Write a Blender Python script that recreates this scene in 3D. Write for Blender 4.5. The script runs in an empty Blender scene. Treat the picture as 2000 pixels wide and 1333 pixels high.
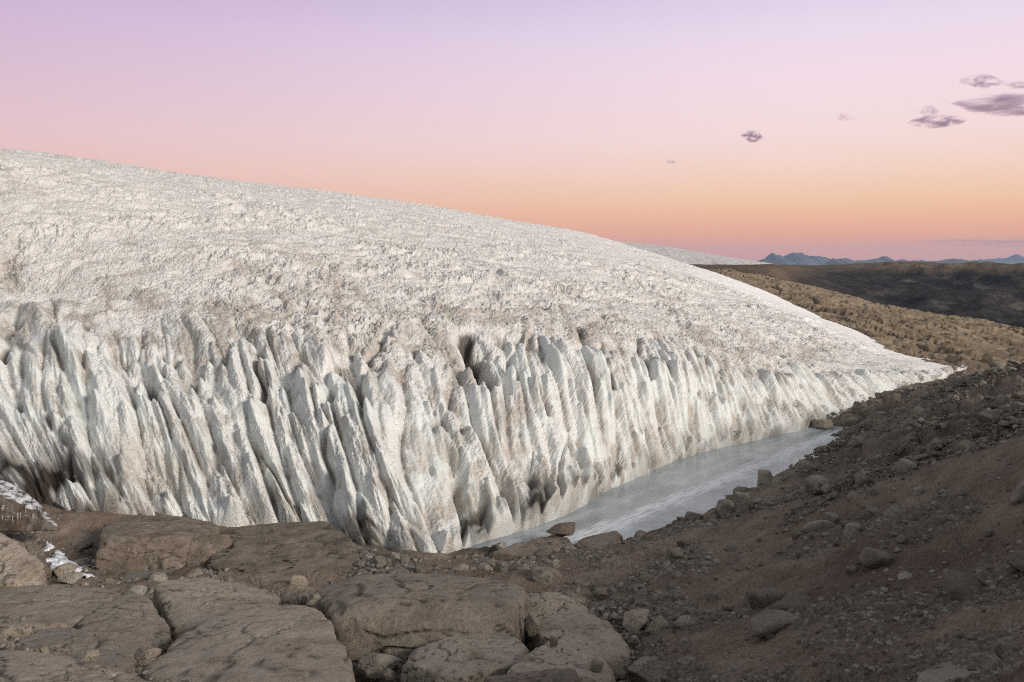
import bpy, bmesh, math, random
import numpy as np
from mathutils import Vector

# ------------------------------------------------------------------ camera
F = 1700.0; HORIZ = 515.0; EYE = 8.0          # focal length and horizon row in photo pixels (2000 wide), eye height
scene = bpy.context.scene
cam_data = bpy.data.cameras.new("camera")
cam_data.sensor_width = 36.0
cam_data.lens = 36.0 * F / 2000.0
cam_data.shift_y = -(666.5 - HORIZ) / 2000.0
cam_data.clip_start = 0.1; cam_data.clip_end = 60000
cam_data.dof.use_dof = True
cam_data.dof.focus_distance = 34.0
cam_data.dof.aperture_fstop = 2.8
cam = bpy.data.objects.new("camera", cam_data)
scene.collection.objects.link(cam)
cam.location = (0, 0, EYE); cam.rotation_euler = (math.radians(90), 0, 0)
scene.camera = cam

# ------------------------------------------------------------------ light
def lin(c):
    return tuple(((v / 255.0) / 12.92 if v / 255.0 <= 0.04045 else ((v / 255.0 + 0.055) / 1.055) ** 2.4) for v in c) + (1.0,)

class NT:
    """tiny helper for node trees"""
    def __init__(s, tree): s.t = tree; s.n = tree.nodes; s.l = tree.links
    def new(s, typ, **kw):
        n = s.n.new(typ)
        for k, v in kw.items(): setattr(n, k, v)
        return n
    def link(s, a, b): s.l.new(a, b)
    def val(s, sock, v):
        if hasattr(v, 'is_output'): s.link(v, sock)
        else: sock.default_value = v
    def math(s, op, a, b=0.0, clamp=False):
        n = s.new('ShaderNodeMath', operation=op); n.use_clamp = clamp
        s.val(n.inputs[0], a); s.val(n.inputs[1], b); return n.outputs[0]
    def ramp(s, fac, stops, interp='LINEAR'):
        n = s.new('ShaderNodeValToRGB'); n.color_ramp.interpolation = interp
        e = n.color_ramp.elements
        while len(e) < len(stops): e.new(0.5)
        for i, (p, c) in enumerate(stops):
            e[i].position = p; e[i].color = c if len(c) == 4 else tuple(c) + (1.0,)
        s.val(n.inputs[0], fac); return n.outputs[0]
    def mix(s, fac, a, b, blend='MIX'):
        n = s.new('ShaderNodeMix', data_type='RGBA', blend_type=blend)
        s.val(n.inputs[0], fac); s.val(n.inputs[6], a); s.val(n.inputs[7], b); return n.outputs[2]
    def noise(s, vec, scale, detail=5, rough=0.55, dist=0.0):
        n = s.new('ShaderNodeTexNoise'); n.inputs['Scale'].default_value = scale
        n.inputs['Detail'].default_value = detail; n.inputs['Roughness'].default_value = rough
        n.inputs['Distortion'].default_value = dist
        if vec is not None: s.link(vec, n.inputs['Vector'])
        return n.outputs['Fac']
    def mapping(s, vec, scale=(1, 1, 1), rot=(0, 0, 0), loc=(0, 0, 0)):
        n = s.new('ShaderNodeMapping'); n.inputs['Scale'].default_value = scale
        n.inputs['Rotation'].default_value = rot; n.inputs['Location'].default_value = loc
        s.link(vec, n.inputs['Vector']); return n.outputs[0]
    def mrange(s, v, a, b, c=0.0, d=1.0):
        n = s.new('ShaderNodeMapRange'); s.val(n.inputs[0], v)
        for i, x in zip((1, 2, 3, 4), (a, b, c, d)): n.inputs[i].default_value = x
        return n.outputs[0]

world = bpy.data.worlds.new("World"); scene.world = world; world.use_nodes = True
W = NT(world.node_tree); W.n.clear()
wo = W.new('ShaderNodeOutputWorld'); bg = W.new('ShaderNodeBackground')
tc = W.new('ShaderNodeTexCoord'); sep = W.new('ShaderNodeSeparateXYZ')
W.link(tc.outputs['Generated'], sep.inputs[0])
right = [(0.0, lin((232, 166, 150))), (.012, lin((246, 166, 142))), (.03, lin((255, 178, 140))), (.05, lin((255, 192, 148))),
         (.068, lin((255, 206, 164))), (.1, lin((254, 218, 198))), (.14, lin((253, 227, 223))), (.2, lin((250, 227, 236))),
         (.25, lin((240, 224, 241))), (.29, lin((228, 212, 236))), (.42, lin((186, 180, 190))), (.65, lin((150, 152, 160))), (1.0, lin((112, 120, 132)))]
left = [(0.0, lin((236, 158, 142))), (.03, lin((242, 170, 150))), (.07, lin((244, 190, 176))), (.1, lin((240, 196, 190))),
        (.135, lin((233, 197, 203))), (.2, lin((218, 189, 210))), (.25, lin((207, 181, 212))), (.29, lin((194, 169, 207))),
        (.42, lin((160, 158, 170))), (.65, lin((140, 144, 152))), (1.0, lin((112, 120, 132)))]
cr = W.ramp(sep.outputs[2], right); cl = W.ramp(sep.outputs[2], left)
azf = W.mrange(sep.outputs[0], -0.58, 0.32)
azf = W.math('SMOOTH_MIN', azf, 1.0)
skycol = W.mix(azf, cl, cr)
back = W.mrange(sep.outputs[1], .55, -.1)      # neutral dusk sky away from the afterglow
skycol = W.mix(W.math('MULTIPLY', back, W.mrange(sep.outputs[0], .75, .3)), skycol, lin((176, 180, 184)))
W.link(skycol, bg.inputs['Color']); bg.inputs['Strength'].default_value = 1.0
W.link(bg.outputs[0], wo.inputs['Surface'])

SUN_EL, SUN_AZ = 22.0, 130.0      # azimuth clockwise from the view direction
sd = bpy.data.lights.new("sun", 'SUN'); sd.energy = 3.9; sd.angle = math.radians(15); sd.color = (1.0, 0.91, 0.81)
sun = bpy.data.objects.new("sun", sd); scene.collection.objects.link(sun)
sdir = Vector((math.sin(math.radians(SUN_AZ)) * math.cos(math.radians(SUN_EL)),
               math.cos(math.radians(SUN_AZ)) * math.cos(math.radians(SUN_EL)), math.sin(math.radians(SUN_EL))))
sun.rotation_euler = sdir.to_track_quat('Z', 'Y').to_euler()
scene.cycles.use_denoising = False; scene.cycles.filter_width = 1.1
scene.view_settings.view_transform = 'Standard'; scene.view_settings.look = 'None'
scene.view_settings.exposure = 0.0; scene.view_settings.gamma = 1.0

# ------------------------------------------------------------------ numpy noise
_rng = np.random.default_rng(11)
PERM = _rng.permutation(4096).astype(np.int32); PERM = np.concatenate([PERM, PERM])
_a = _rng.uniform(0, 2 * np.pi, 4096); G2 = np.stack([np.cos(_a), np.sin(_a)], 1).astype(np.float32)
_g = _rng.normal(size=(4096, 3)); G3 = (_g / np.linalg.norm(_g, axis=1)[:, None]).astype(np.float32)
def _fade(t): return t * t * t * (t * (t * 6 - 15) + 10)
def n2(x, y, seed=0):
    x = np.asarray(x, np.float64) + seed * 37.17; y = np.asarray(y, np.float64) + seed * 91.73
    xi = np.floor(x).astype(np.int64); yi = np.floor(y).astype(np.int64)
    xf = (x - xi).astype(np.float32); yf = (y - yi).astype(np.float32)
    xi &= 4095; yi &= 4095; x1 = (xi + 1) & 4095; y1 = (yi + 1) & 4095
    u = _fade(xf); v = _fade(yf)
    def g(ix, iy, fx, fy):
        h = PERM[PERM[ix] + iy]; return G2[h, 0] * fx + G2[h, 1] * fy
    a = g(xi, yi, xf, yf); b = g(x1, yi, xf - 1, yf); c = g(xi, y1, xf, yf - 1); d = g(x1, y1, xf - 1, yf - 1)
    a = a + u * (b - a); c = c + u * (d - c)
    return (a + v * (c - a)) * 1.5
def n3(p, seed=0):
    p = p + seed * 13.37
    i = np.floor(p).astype(np.int64); f = (p - i).astype(np.float32); i &= 4095; j = (i + 1) & 4095
    u = _fade(f)
    def g(ix, iy, iz, fx, fy, fz):
        h = PERM[PERM[PERM[ix] + iy] + iz]; return G3[h, 0] * fx + G3[h, 1] * fy + G3[h, 2] * fz
    r = 0
    out = []
    for dz, kz in ((0, i[:, 2]), (1, j[:, 2])):
        row = []
        for dy, ky in ((0, i[:, 1]), (1, j[:, 1])):
            a = g(i[:, 0], ky, kz, f[:, 0], f[:, 1] - dy, f[:, 2] - dz)
            b = g(j[:, 0], ky, kz, f[:, 0] - 1, f[:, 1] - dy, f[:, 2] - dz)
            row.append(a + u[:, 0] * (b - a))
        out.append(row[0] + u[:, 1] * (row[1] - row[0]))
    return (out[0] + u[:, 2] * (out[1] - out[0])) * 1.5
def fbm2(x, y, octs=4, gain=.5, seed=0):
    r = 0; a = 1; f = 1
    for o in range(octs): r = r + a * n2(x * f, y * f, seed + o * 3); a *= gain; f *= 2.03
    return r
def ridge2(x, y, seed=0): return 1 - 2 * np.abs(n2(x, y, seed))
def cells(x, y, seed=0):
    """F1 and F2 distances and a per-cell random value"""
    x = x + seed * 17.3; y = y + seed * 5.9
    xi = np.floor(x).astype(np.int64); yi = np.floor(y).astype(np.int64)
    f1 = np.full(x.shape, 9.0); f2 = np.full(x.shape, 9.0); cid = np.zeros(x.shape)
    for dx in (-1, 0, 1):
        for dy in (-1, 0, 1):
            cx = xi + dx; cy = yi + dy
            h = PERM[PERM[cx & 4095] + (cy & 4095)]
            px = cx + .5 + .42 * G3[h, 0]; py = cy + .5 + .42 * G3[h, 1]
            d = np.hypot(px - x, py - y)
            new = d < f1
            f2 = np.where(new, f1, np.minimum(f2, d)); cid = np.where(new, G3[h, 2], cid); f1 = np.where(new, d, f1)
    return f1, f2, cid
def sst(a, b, x):
    t = np.clip((x - a) / (b - a), 0, 1); return t * t * (3 - 2 * t)

def link(name, me, parent=None, mat=None):
    o = bpy.data.objects.new(name, me); scene.collection.objects.link(o)
    if parent: o.parent = parent
    if mat and me is not None and len(me.materials) == 0: me.materials.append(mat)
    return o
def tag(o, label=None, cat=None, group=None, kind=None):
    if label: o['label'] = label
    if cat: o['category'] = cat
    if group: o['group'] = group
    if kind: o['kind'] = kind
    return o
def mesh_np(name, co, quads, attrs=None, smooth=True):
    me = bpy.data.meshes.new(name); k = quads.shape[1]
    me.vertices.add(len(co)); me.vertices.foreach_set('co', np.ascontiguousarray(co, np.float32).ravel())
    me.loops.add(quads.size); me.loops.foreach_set('vertex_index', np.ascontiguousarray(quads, np.int32).ravel())
    me.polygons.add(len(quads)); me.polygons.foreach_set('loop_start', np.arange(0, quads.size, k, dtype=np.int32))
    me.polygons.foreach_set('loop_total', np.full(len(quads), k, np.int32))
    me.polygons.foreach_set('use_smooth', np.full(len(quads), smooth, bool))
    me.update(calc_edges=True)
    for nm, a in (attrs or {}).items():
        at = me.attributes.new(nm, 'FLOAT', 'POINT'); at.data.foreach_set('value', np.ascontiguousarray(a, np.float32).ravel())
    return me
def grid_mesh(name, P, attrs=None, keep=None):
    n, m = P.shape[:2]; idx = np.arange(n * m).reshape(n, m)
    q = np.stack([idx[:-1, :-1], idx[:-1, 1:], idx[1:, 1:], idx[1:, :-1]], -1).reshape(-1, 4)
    return mesh_np(name, P.reshape(-1, 3), q, attrs)

def pix(px, py, y):
    """world point on the sight line of a photo pixel, y metres ahead"""
    return np.array([(px - 1000) / F * y, y, EYE - (py - HORIZ) / F * y])

# ------------------------------------------------------------------ terrain heights
def ang(px): return math.degrees(math.atan((px - 1000) / F))
TAB = {
 0:    [(.3,6.4),(4,5.6),(8,4.2),(10,3.55),(13,2.5),(17,1.4),(20,.55),(22.5,.2),(26,.2),(40,.4),(100,3),(260,3)],
 300:  [(.3,6.4),(4,5.4),(8,3.8),(10,3.1),(13,2.15),(15,1.45),(17,.8),(19.5,.2),(21.3,-.12),(23.2,-.15),(25,.1),(40,.2),(100,3),(260,3)],
 600:  [(.3,6.4),(4,5.1),(8,3.3),(12,2.0),(14,1.5),(17,.9),(20,.4),(23,.25),(26,0),(40,0),(100,2),(260,3)],
 900:  [(.3,6.4),(4,4.9),(8,3.1),(12,2.0),(14,1.55),(17,.95),(20,.5),(23,.2),(24.3,0),(26.5,-.4),(40,-.3),(100,2),(260,3)],
 1200: [(.3,6.4),(4,4.9),(8,3.1),(12,2.0),(14,1.45),(17,.95),(20,.6),(23,.38),(24.9,.16),(25.6,-.1),(27,-.8),(42,-.2),(100,2),(260,3)],
 1400: [(.3,6.5),(4,5.1),(8,3.3),(12,2.15),(14,1.75),(17,1.25),(20,1.1),(24,.95),(26.6,.42),(28.4,-.05),(29.5,-.8),(38,-.6),(42,-.1),(60,.5),(100,2.5),(150,5),(220,7.2),(262,6)],
 1500: [(.3,6.6),(4,5.2),(8,3.45),(12,2.3),(14,1.95),(17,1.6),(20,1.5),(24,1.4),(27.2,.9),(31.3,.25),(32.4,-.05),(33.5,-.8),(40,-.6),(43,0),(60,1),(100,3),(150,4.5),(200,5.4),(262,2)],
 1600: [(.3,6.7),(4,5.4),(8,3.6),(12,2.5),(14,2.2),(17,2.05),(20,2.05),(24,1.9),(28,1.35),(33.4,.6),(36.6,0),(37.5,-.7),(41.5,-.6),(43.3,.1),(46,.7),(60,1.8),(80,2.7),(110,3.2),(160,3.2),(200,2.2),(262,-6)],
 1700: [(.3,6.8),(4,5.6),(8,3.7),(12,2.7),(14,2.5),(17,2.5),(20,2.65),(24,2.55),(28,2.4),(33,1.65),(37.5,.75),(41.5,.3),(46,.8),(52,1.3),(60,1.9),(75,2.3),(110,2.2),(150,1.2),(200,-4),(262,-22)],
 1800: [(.3,6.8),(4,5.7),(8,3.9),(10,3.4),(12,2.95),(14,2.95),(17,3.15),(20,3.25),(24,3.25),(28,3.2),(33,2.85),(40,1.95),(46,1.3),(50,1.35),(55,1.9),(70,1.9),(90,1.55),(118,.8),(145,-1),(200,-10),(262,-26)],
 1885: [(.3,6.9),(4,5.8),(8,4.0),(10,3.5),(12,3.1),(14,3.2),(17,3.5),(20,3.8),(24,3.9),(28,3.85),(33,3.2),(40,2.45),(46,1.85),(51,1.5),(58,1.7),(70,1.5),(90,1.05),(116,.3),(145,-2),(200,-12),(262,-28)],
 2000: [(.3,7),(4,5.9),(8,4.15),(9,3.95),(11,3.5),(13,3.6),(16,4.0),(20,4.4),(25,4.65),(30,4.72),(38,3.8),(45,2.6),(60,1.5),(80,.7),(112,-.5),(145,-4),(200,-14),(262,-30)],
 2300: [(.3,7),(4,6.3),(8,5.2),(12,5.1),(16,5.4),(25,5.6),(32,5.2),(45,2.8),(80,0),(150,-8),(262,-30)],
 2700: [(.3,7),(4,6.6),(8,6.1),(16,6.2),(25,6),(45,3),(80,0),(150,-8),(262,-30)],
}
cols = sorted(TAB)
CA = []; CR = []
RF = np.exp(np.linspace(math.log(.3), math.log(320), 700))
for c in cols:
    a = ang(c); t = np.array(TAB[c]); CA.append(a)
    CR.append(np.interp(np.log(RF), np.log(t[:, 0] / math.cos(math.radians(a))), t[:, 1]))
for a, t in ((-180, [(.3,6.5),(20,8),(60,9),(320,-30)]), (-110, [(.3,6.4),(20,5),(60,5),(320,-30)]), (-60, [(.3,6.4),(10,4.6),(30,1.5),(60,2),(320,0)]),
             (75, [(.3,7),(20,6.5),(50,5),(120,0),(320,-30)]), (120, [(.3,7),(20,7),(60,6),(320,-30)]), (180, [(.3,6.5),(20,8),(60,9),(320,-30)])):
    t = np.array(t, float); CA.append(a); CR.append(np.interp(np.log(RF), np.log(t[:, 0]), t[:, 1]))
order = np.argsort(CA); CA = np.array(CA, float)[order]; CR = np.array(CR)[order]
AF = np.linspace(-180, 180, 1441)
ZT = np.stack([np.interp(AF, CA, CR[:, k]) for k in range(len(RF))], 1)
def blur(A, sig, axis):
    n = int(sig * 3) + 1; k = np.exp(-.5 * (np.arange(-n, n + 1) / sig) ** 2); k /= k.sum()
    pad = [(0, 0)] * A.ndim; pad[axis] = (n, n); B = np.pad(A, pad, mode='edge'); out = 0
    for i, w in enumerate(k): out = out + w * np.take(B, np.arange(i, i + A.shape[axis]), axis)
    return out
ZT = blur(blur(ZT, 7, 1), 6, 0)
def base_z(x, y):
    x = np.asarray(x, float); y = np.asarray(y, float)
    a = np.degrees(np.arctan2(x, y)); r = np.clip(np.hypot(x, y), .3, 319)
    fa = (a + 180) * 4; fr = (np.log(r) - math.log(.3)) / (math.log(320) - math.log(.3)) * 699
    ia = np.clip(fa.astype(int), 0, 1439); ir = np.clip(fr.astype(int), 0, 698); u = fa - ia; v = fr - ir
    return (ZT[ia, ir] * (1 - u) * (1 - v) + ZT[ia + 1, ir] * u * (1 - v) + ZT[ia, ir + 1] * (1 - u) * v + ZT[ia + 1, ir + 1] * u * v)
def masks(x, y):
    r = np.hypot(x, y); a = np.degrees(np.arctan2(x, y))
    tan = sst(52, 62, r)
    # jointed bedrock on the crest right of the glacier's tip
    px = 1000 + F * np.tan(np.radians(np.clip(a, -80, 80)))
    wob = 4 * n2(x * .15, y * .15, 71)
    rock = np.clip(sst(20, 28, r + wob) * sst(1500, 1640, px) + .0, 0, 1) * (1 - tan)
    bed = (1 - sst(16.5, 18.5, y + .5 * n2(x * .6, y * .6, 72))) * (1 - sst(1120, 1330, px)) * (y > 2)
    return tan, np.clip(rock + bed, 0, 1), px
PITS = [((-3.35, 15.4), (-2.35, 12.9), .5, 1.3), ((-6.6, 17.6), (-5.6, 15.0), .4, .8), ((-7.9, 16.0), (-7.2, 17.2), .35, .5)]
def ground_mid(x, y):
    """base plus the larger undulations (metres)"""
    z = base_z(x, y); tan, rock, px = masks(x, y)
    wet = sst(-.25, .35, z)
    near = 1 - sst(45, 60, np.hypot(x, y))
    calm = .35 + .65 * wet
    z = z + near * calm * (.16 * n2(x * .33, y * .33, 1) + .09 * n2(x * .9, y * .9, 2) + .045 * n2(x * 2.1, y * 2.1, 3))
    for (ax, ay), (bx_, by_), wd, dp in PITS:
        dx, dy = bx_ - ax, by_ - ay; t = np.clip(((x - ax) * dx + (y - ay) * dy) / (dx * dx + dy * dy), 0, 1)
        z = z - dp * np.exp(-(np.hypot(x - ax - t * dx, y - ay - t * dy) / wd) ** 2)
    # erosion ribs running down the right-hand slope to the pond
    rx = (x * .74 + y * .67); ry = (-x * .67 + y * .74)
    sl = sst(1350, 1650, px) * near * wet
    z = z + sl * (.24 * ridge2(rx * .38, ry * .09, 5) + .05 * ridge2(rx * 1.1, ry * .25, 6))
    return z
def hit(px, py):
    """first ground point seen along the sight line of a photo pixel"""
    y = np.exp(np.linspace(math.log(4), math.log(250), 900)); x = (px - 1000) / F * y
    zr = EYE - (py - HORIZ) / F * y; g = base_z(x, y); k = np.argmax(zr < g)
    return float(y[k]) if (zr < g).any() else 60.0

# ------------------------------------------------------------------ materials
def material(name):
    m = bpy.data.materials.new(name); m.use_nodes = True; T = NT(m.node_tree)
    b = m.node_tree.nodes['Principled BSDF']; return m, T, b
def bump(T, b, h, dist, strength=1.0, prev=None):
    n = T.new('ShaderNodeBump'); n.inputs['Distance'].default_value = dist; n.inputs['Strength'].default_value = strength
    T.link(h, n.inputs['Height'])
    if prev: T.link(prev, n.inputs['Normal'])
    T.link(n.outputs[0], b.inputs['Normal']); return n.outputs[0]
def attr(T, nm):
    a = T.new('ShaderNodeAttribute'); a.attribute_name = nm; return a.outputs['Fac']

def ground_material():
    m, T, b = material("moraine_soil")
    g = T.new('ShaderNodeNewGeometry').outputs['Position']
    tan = attr(T, 'tan'); rock = attr(T, 'rock'); crack = attr(T, 'crack'); stony = attr(T, 'stony'); wet = attr(T, 'wet')
    big = T.noise(g, .22, 4, .6); med = T.noise(g, 1.3, 5, .65); fine = T.noise(g, 9, 4, .7); grit = T.noise(g, 24, 3, .8)
    soil = T.ramp(med, [(.3, (.215, .15, .108)), (.5, (.33, .243, .178)), (.68, (.42, .34, .265))])
    soil = T.mix(T.mrange(big, .48, .62), soil, (.17, .112, .08, 1))
    grav = T.ramp(fine, [(.3, (.1, .088, .073)), (.55, (.23, .2, .165)), (.75, (.32, .285, .24))])
    c = T.mix(stony, soil, grav)
    c = T.mix(T.mrange(grit, .35, .7), T.mix(.45, c, (.02, .018, .015, 1)), T.mix(.25, c, (.33, .29, .25, 1)))
    rk = T.ramp(T.noise(g, .9, 6, .7), [(.3, (.13, .108, .085)), (.5, (.23, .19, .155)), (.7, (.3, .255, .21))])
    c = T.mix(T.math('MULTIPLY', rock, .8), c, rk)
    tn = T.ramp(T.noise(g, .25, 7, .7), [(.28, (.12, .085, .06)), (.42, (.21, .16, .11)), (.56, (.29, .225, .15)), (.68, (.23, .185, .14)), (.8, (.33, .275, .2))])
    c = T.mix(tan, c, tn)
    c = T.mix(T.math('MULTIPLY', crack, .55), c, (.05, .035, .025, 1))
    c = T.mix(T.math('MULTIPLY', wet, .6), c, (.035, .026, .02, 1))
    T.link(c, b.inputs['Base Color']); b.inputs['Roughness'].default_value = .92
    b.inputs['Specular IOR Level'].default_value = .25
    p = bump(T, b, fine, .09, 1); bump(T, b, grit, .04, 1, p)
    return m
def stone_material(name, c1, c2, c3, scale=1.0, dust_light=.5):
    m, T, b = material(name)
    o = T.new('ShaderNodeTexCoord').outputs['Object']
    rnd = T.new('ShaderNodeObjectInfo').outputs['Random']
    v = T.new('ShaderNodeVectorMath', operation='ADD'); T.link(o, v.inputs[0])
    cmb = T.new('ShaderNodeCombineXYZ'); T.link(T.math('MULTIPLY', rnd, 50), cmb.inputs[0]); T.link(cmb.outputs[0], v.inputs[1]); o = v.outputs[0]
    med = T.noise(o, 1.6 * scale, 6, .65, .4); fine = T.noise(o, 9 * scale, 4, .7); grit = T.noise(o, 32 * scale, 3, .8)
    c = T.ramp(med, [(.32, c1), (.48, c2), (.64, c3)])
    c = T.mix(T.mrange(T.noise(o, .8 * scale, 3), .5, .72), c, T.mix(.6, c, (.25, .2, .15, 1)))
    c = T.mix(T.mrange(grit, .3, .72), T.mix(.4, c, (.03, .026, .022, 1)), T.mix(.2, c, (.42, .38, .33, 1)))
    c = T.mix(T.mrange(fine, .52, .72, 0, .65), c, (.06, .05, .042, 1))
    lich = T.noise(o, 3.2 * scale, 5, .75); c = T.mix(T.mrange(lich, .56, .7, 0, .5), c, (.34, .31, .27, 1))
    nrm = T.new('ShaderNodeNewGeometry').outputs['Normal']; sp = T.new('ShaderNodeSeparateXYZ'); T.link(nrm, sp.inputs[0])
    up = T.math('MULTIPLY', T.mrange(sp.outputs[2], .55, .95), T.mrange(med, .35, .6, 0, dust_light))  # upward faces painted paler: dust plus lit-top, dark-side contrast put into the colour
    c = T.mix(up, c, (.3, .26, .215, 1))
    c = T.mix(T.math('MULTIPLY', attr(T, 'crack'), .8), c, (.035, .028, .022, 1))
    hs = T.new('ShaderNodeHueSaturation'); T.link(c, hs.inputs['Color']); T.link(T.mrange(rnd, 0, 1, .78, 1.2), hs.inputs['Value'])
    T.link(hs.outputs[0], b.inputs['Base Color']); b.inputs['Roughness'].default_value = .9
    b.inputs['Specular IOR Level'].default_value = .25
    p = bump(T, b, med, .12 / scale, .5); p = bump(T, b, fine, .08 / scale, .9, p); bump(T, b, grit, .03 / scale, .8, p)
    return m
M_GROUND = ground_material()
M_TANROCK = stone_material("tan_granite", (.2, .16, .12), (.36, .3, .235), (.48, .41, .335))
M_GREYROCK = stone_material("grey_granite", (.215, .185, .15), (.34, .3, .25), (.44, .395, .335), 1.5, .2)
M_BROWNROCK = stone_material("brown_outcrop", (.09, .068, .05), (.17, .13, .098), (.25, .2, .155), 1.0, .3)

def ice_material():
    m, T, b = material("glacier_ice")
    g = T.new('ShaderNodeNewGeometry').outputs['Position']
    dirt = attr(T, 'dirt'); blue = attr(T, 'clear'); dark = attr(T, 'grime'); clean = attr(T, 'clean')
    fine = T.noise(g, 5, 5, .75); grit = T.noise(g, 17, 3, .8)
    snow = T.ramp(grit, [(.3, (.55, .53, .5)), (.46, (.82, .81, .785)), (.7, (.9, .895, .88))])
    ice = T.ramp(fine, [(.3, (.52, .565, .54)), (.7, (.69, .73, .71))])
    ice = T.mix(.15, ice, snow)
    c = T.mix(blue, snow, ice)
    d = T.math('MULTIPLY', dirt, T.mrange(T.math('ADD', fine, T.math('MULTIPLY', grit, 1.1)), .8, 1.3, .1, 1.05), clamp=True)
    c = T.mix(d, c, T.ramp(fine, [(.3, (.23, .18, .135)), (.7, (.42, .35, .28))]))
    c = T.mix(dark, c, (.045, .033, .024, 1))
    c = T.mix(clean, c, (.9, .89, .88, 1))
    T.link(c, b.inputs['Base Color'])
    T.link(T.mrange(blue, 0, 1, .85, .38), b.inputs['Roughness'])
    b.inputs['Specular IOR Level'].default_value = .4
    b.inputs['Subsurface Weight'].default_value = 0.0
    keep = T.mrange(blue, 0, 1, 1, .25)
    p = bump(T, b, T.math('MULTIPLY', fine, keep), .1, .7); bump(T, b, T.math('MULTIPLY', grit, keep), .07, 1.0, p)
    return m
M_ICE = ice_material()

# ------------------------------------------------------------------ ground sheet
def build_ground():
    a_in = np.linspace(-34, 35, 1150); a_out = np.concatenate([np.linspace(-180, -35, 70), np.linspace(36, 180, 70)])
    A = np.sort(np.concatenate([a_in, a_out]))
    r = [.3]; 
    while r[-1] < 300:
        R_ = r[-1]
        st = .5 if R_ < 6 else max(.018, R_ * R_ * .00019) if R_ < 40 else R_ * .0052
        r.append(R_ + st)
    R = np.array(r)
    AA, RR = np.meshgrid(np.radians(A), R, indexing='ij')
    X = RR * np.sin(AA); Y = RR * np.cos(AA)
    z = ground_mid(X, Y); b0 = base_z(X, Y); tan, rock, px = masks(X, Y)
    near = 1 - sst(45, 60, RR); wet = sst(-.1, .25, b0)
    z += near * (.022 * fbm2(X * 5, Y * 5, 2, .55, 8)) + near * wet * .02 * ridge2(X * 11, Y * 11, 9)
    stony = np.clip(sst(-.05, .35, fbm2(X * .35, Y * .35, 4, .6, 21)) , 0, 1)
    f1, f2, ci = cells(X * 6.5, Y * 6.5, 3)
    z += near * stony * .045 * np.clip(.55 - f1, 0, 1) * (ci > -.2) * 2
    # jointed rock of the crest
    wx = X + .8 * n2(X * .5, Y * .5, 30); wy = Y + .8 * n2(X * .5, Y * .5, 31)
    rx = (wx * .8 + wy * .6); ry = (-wx * .6 + wy * .8)
    f1, f2, ci = cells(rx * .62, ry * .3, 4); g1, g2, ci2 = cells(rx * 1.5, ry * .9, 5)
    e = sst(0, .3, f2 - f1); e2 = sst(0, .25, g2 - g1)
    z += rock * (-.3 + .1 * ci + .22 * (e - 1) + .15 * e2 * (ci2 + .4) + .14 * n2(X * 1.2, Y * 1.2, 33) + .07 * ridge2(rx * 2.6, ry * 1.5, 38))
    # rounded tan bedrock beyond the glacier
    wx = X + 2.2 * n2(X * .16, Y * .16, 34); wy = Y + 2.2 * n2(X * .16, Y * .16, 35)
    rx = wx * .86 + wy * .5; ry = -wx * .5 + wy * .86
    h1, h2, ci3 = cells(rx * .24, ry * .1, 6); k1, k2, ci4 = cells(rx * .75, ry * .4, 7)
    e3 = sst(0, .13, h2 - h1); e4 = sst(0, .12, k2 - k1)
    z += tan * (-.35 * (1 - sst(60, 80, RR)) - .2 + .45 * (e3 - .8) + .22 * ci3 + .15 * (e4 - .8) + .08 * ci4 + .9 * n2(rx * .04, ry * .1, 43) + .22 * ridge2(X * .35, Y * .35, 39) + .12 * ridge2(X * 1.1, Y * 1.1, 44) + .5 * n2(X * .06, Y * .06, 36) + .12 * n2(X * .9, Y * .9, 37))
    crack = np.clip(rock * (1 - e) * .8 + rock * (1 - e2) * .5 + tan * ((1 - e3) * .8 + (1 - e4) * .45), 0, 1)
    wetm = (1 - sst(-.02, .14, z)) * near
    P = np.stack([X, Y, z], -1)
    me = grid_mesh("ground", P, dict(tan=tan, rock=rock, crack=crack, stony=stony * (1 - tan), wet=wetm))
    o = link("ground", me, mat=M_GROUND)
    tag(o, "brown stony moraine ground sloping down to the frozen pond", "ground", kind="structure")
build_ground()

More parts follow.
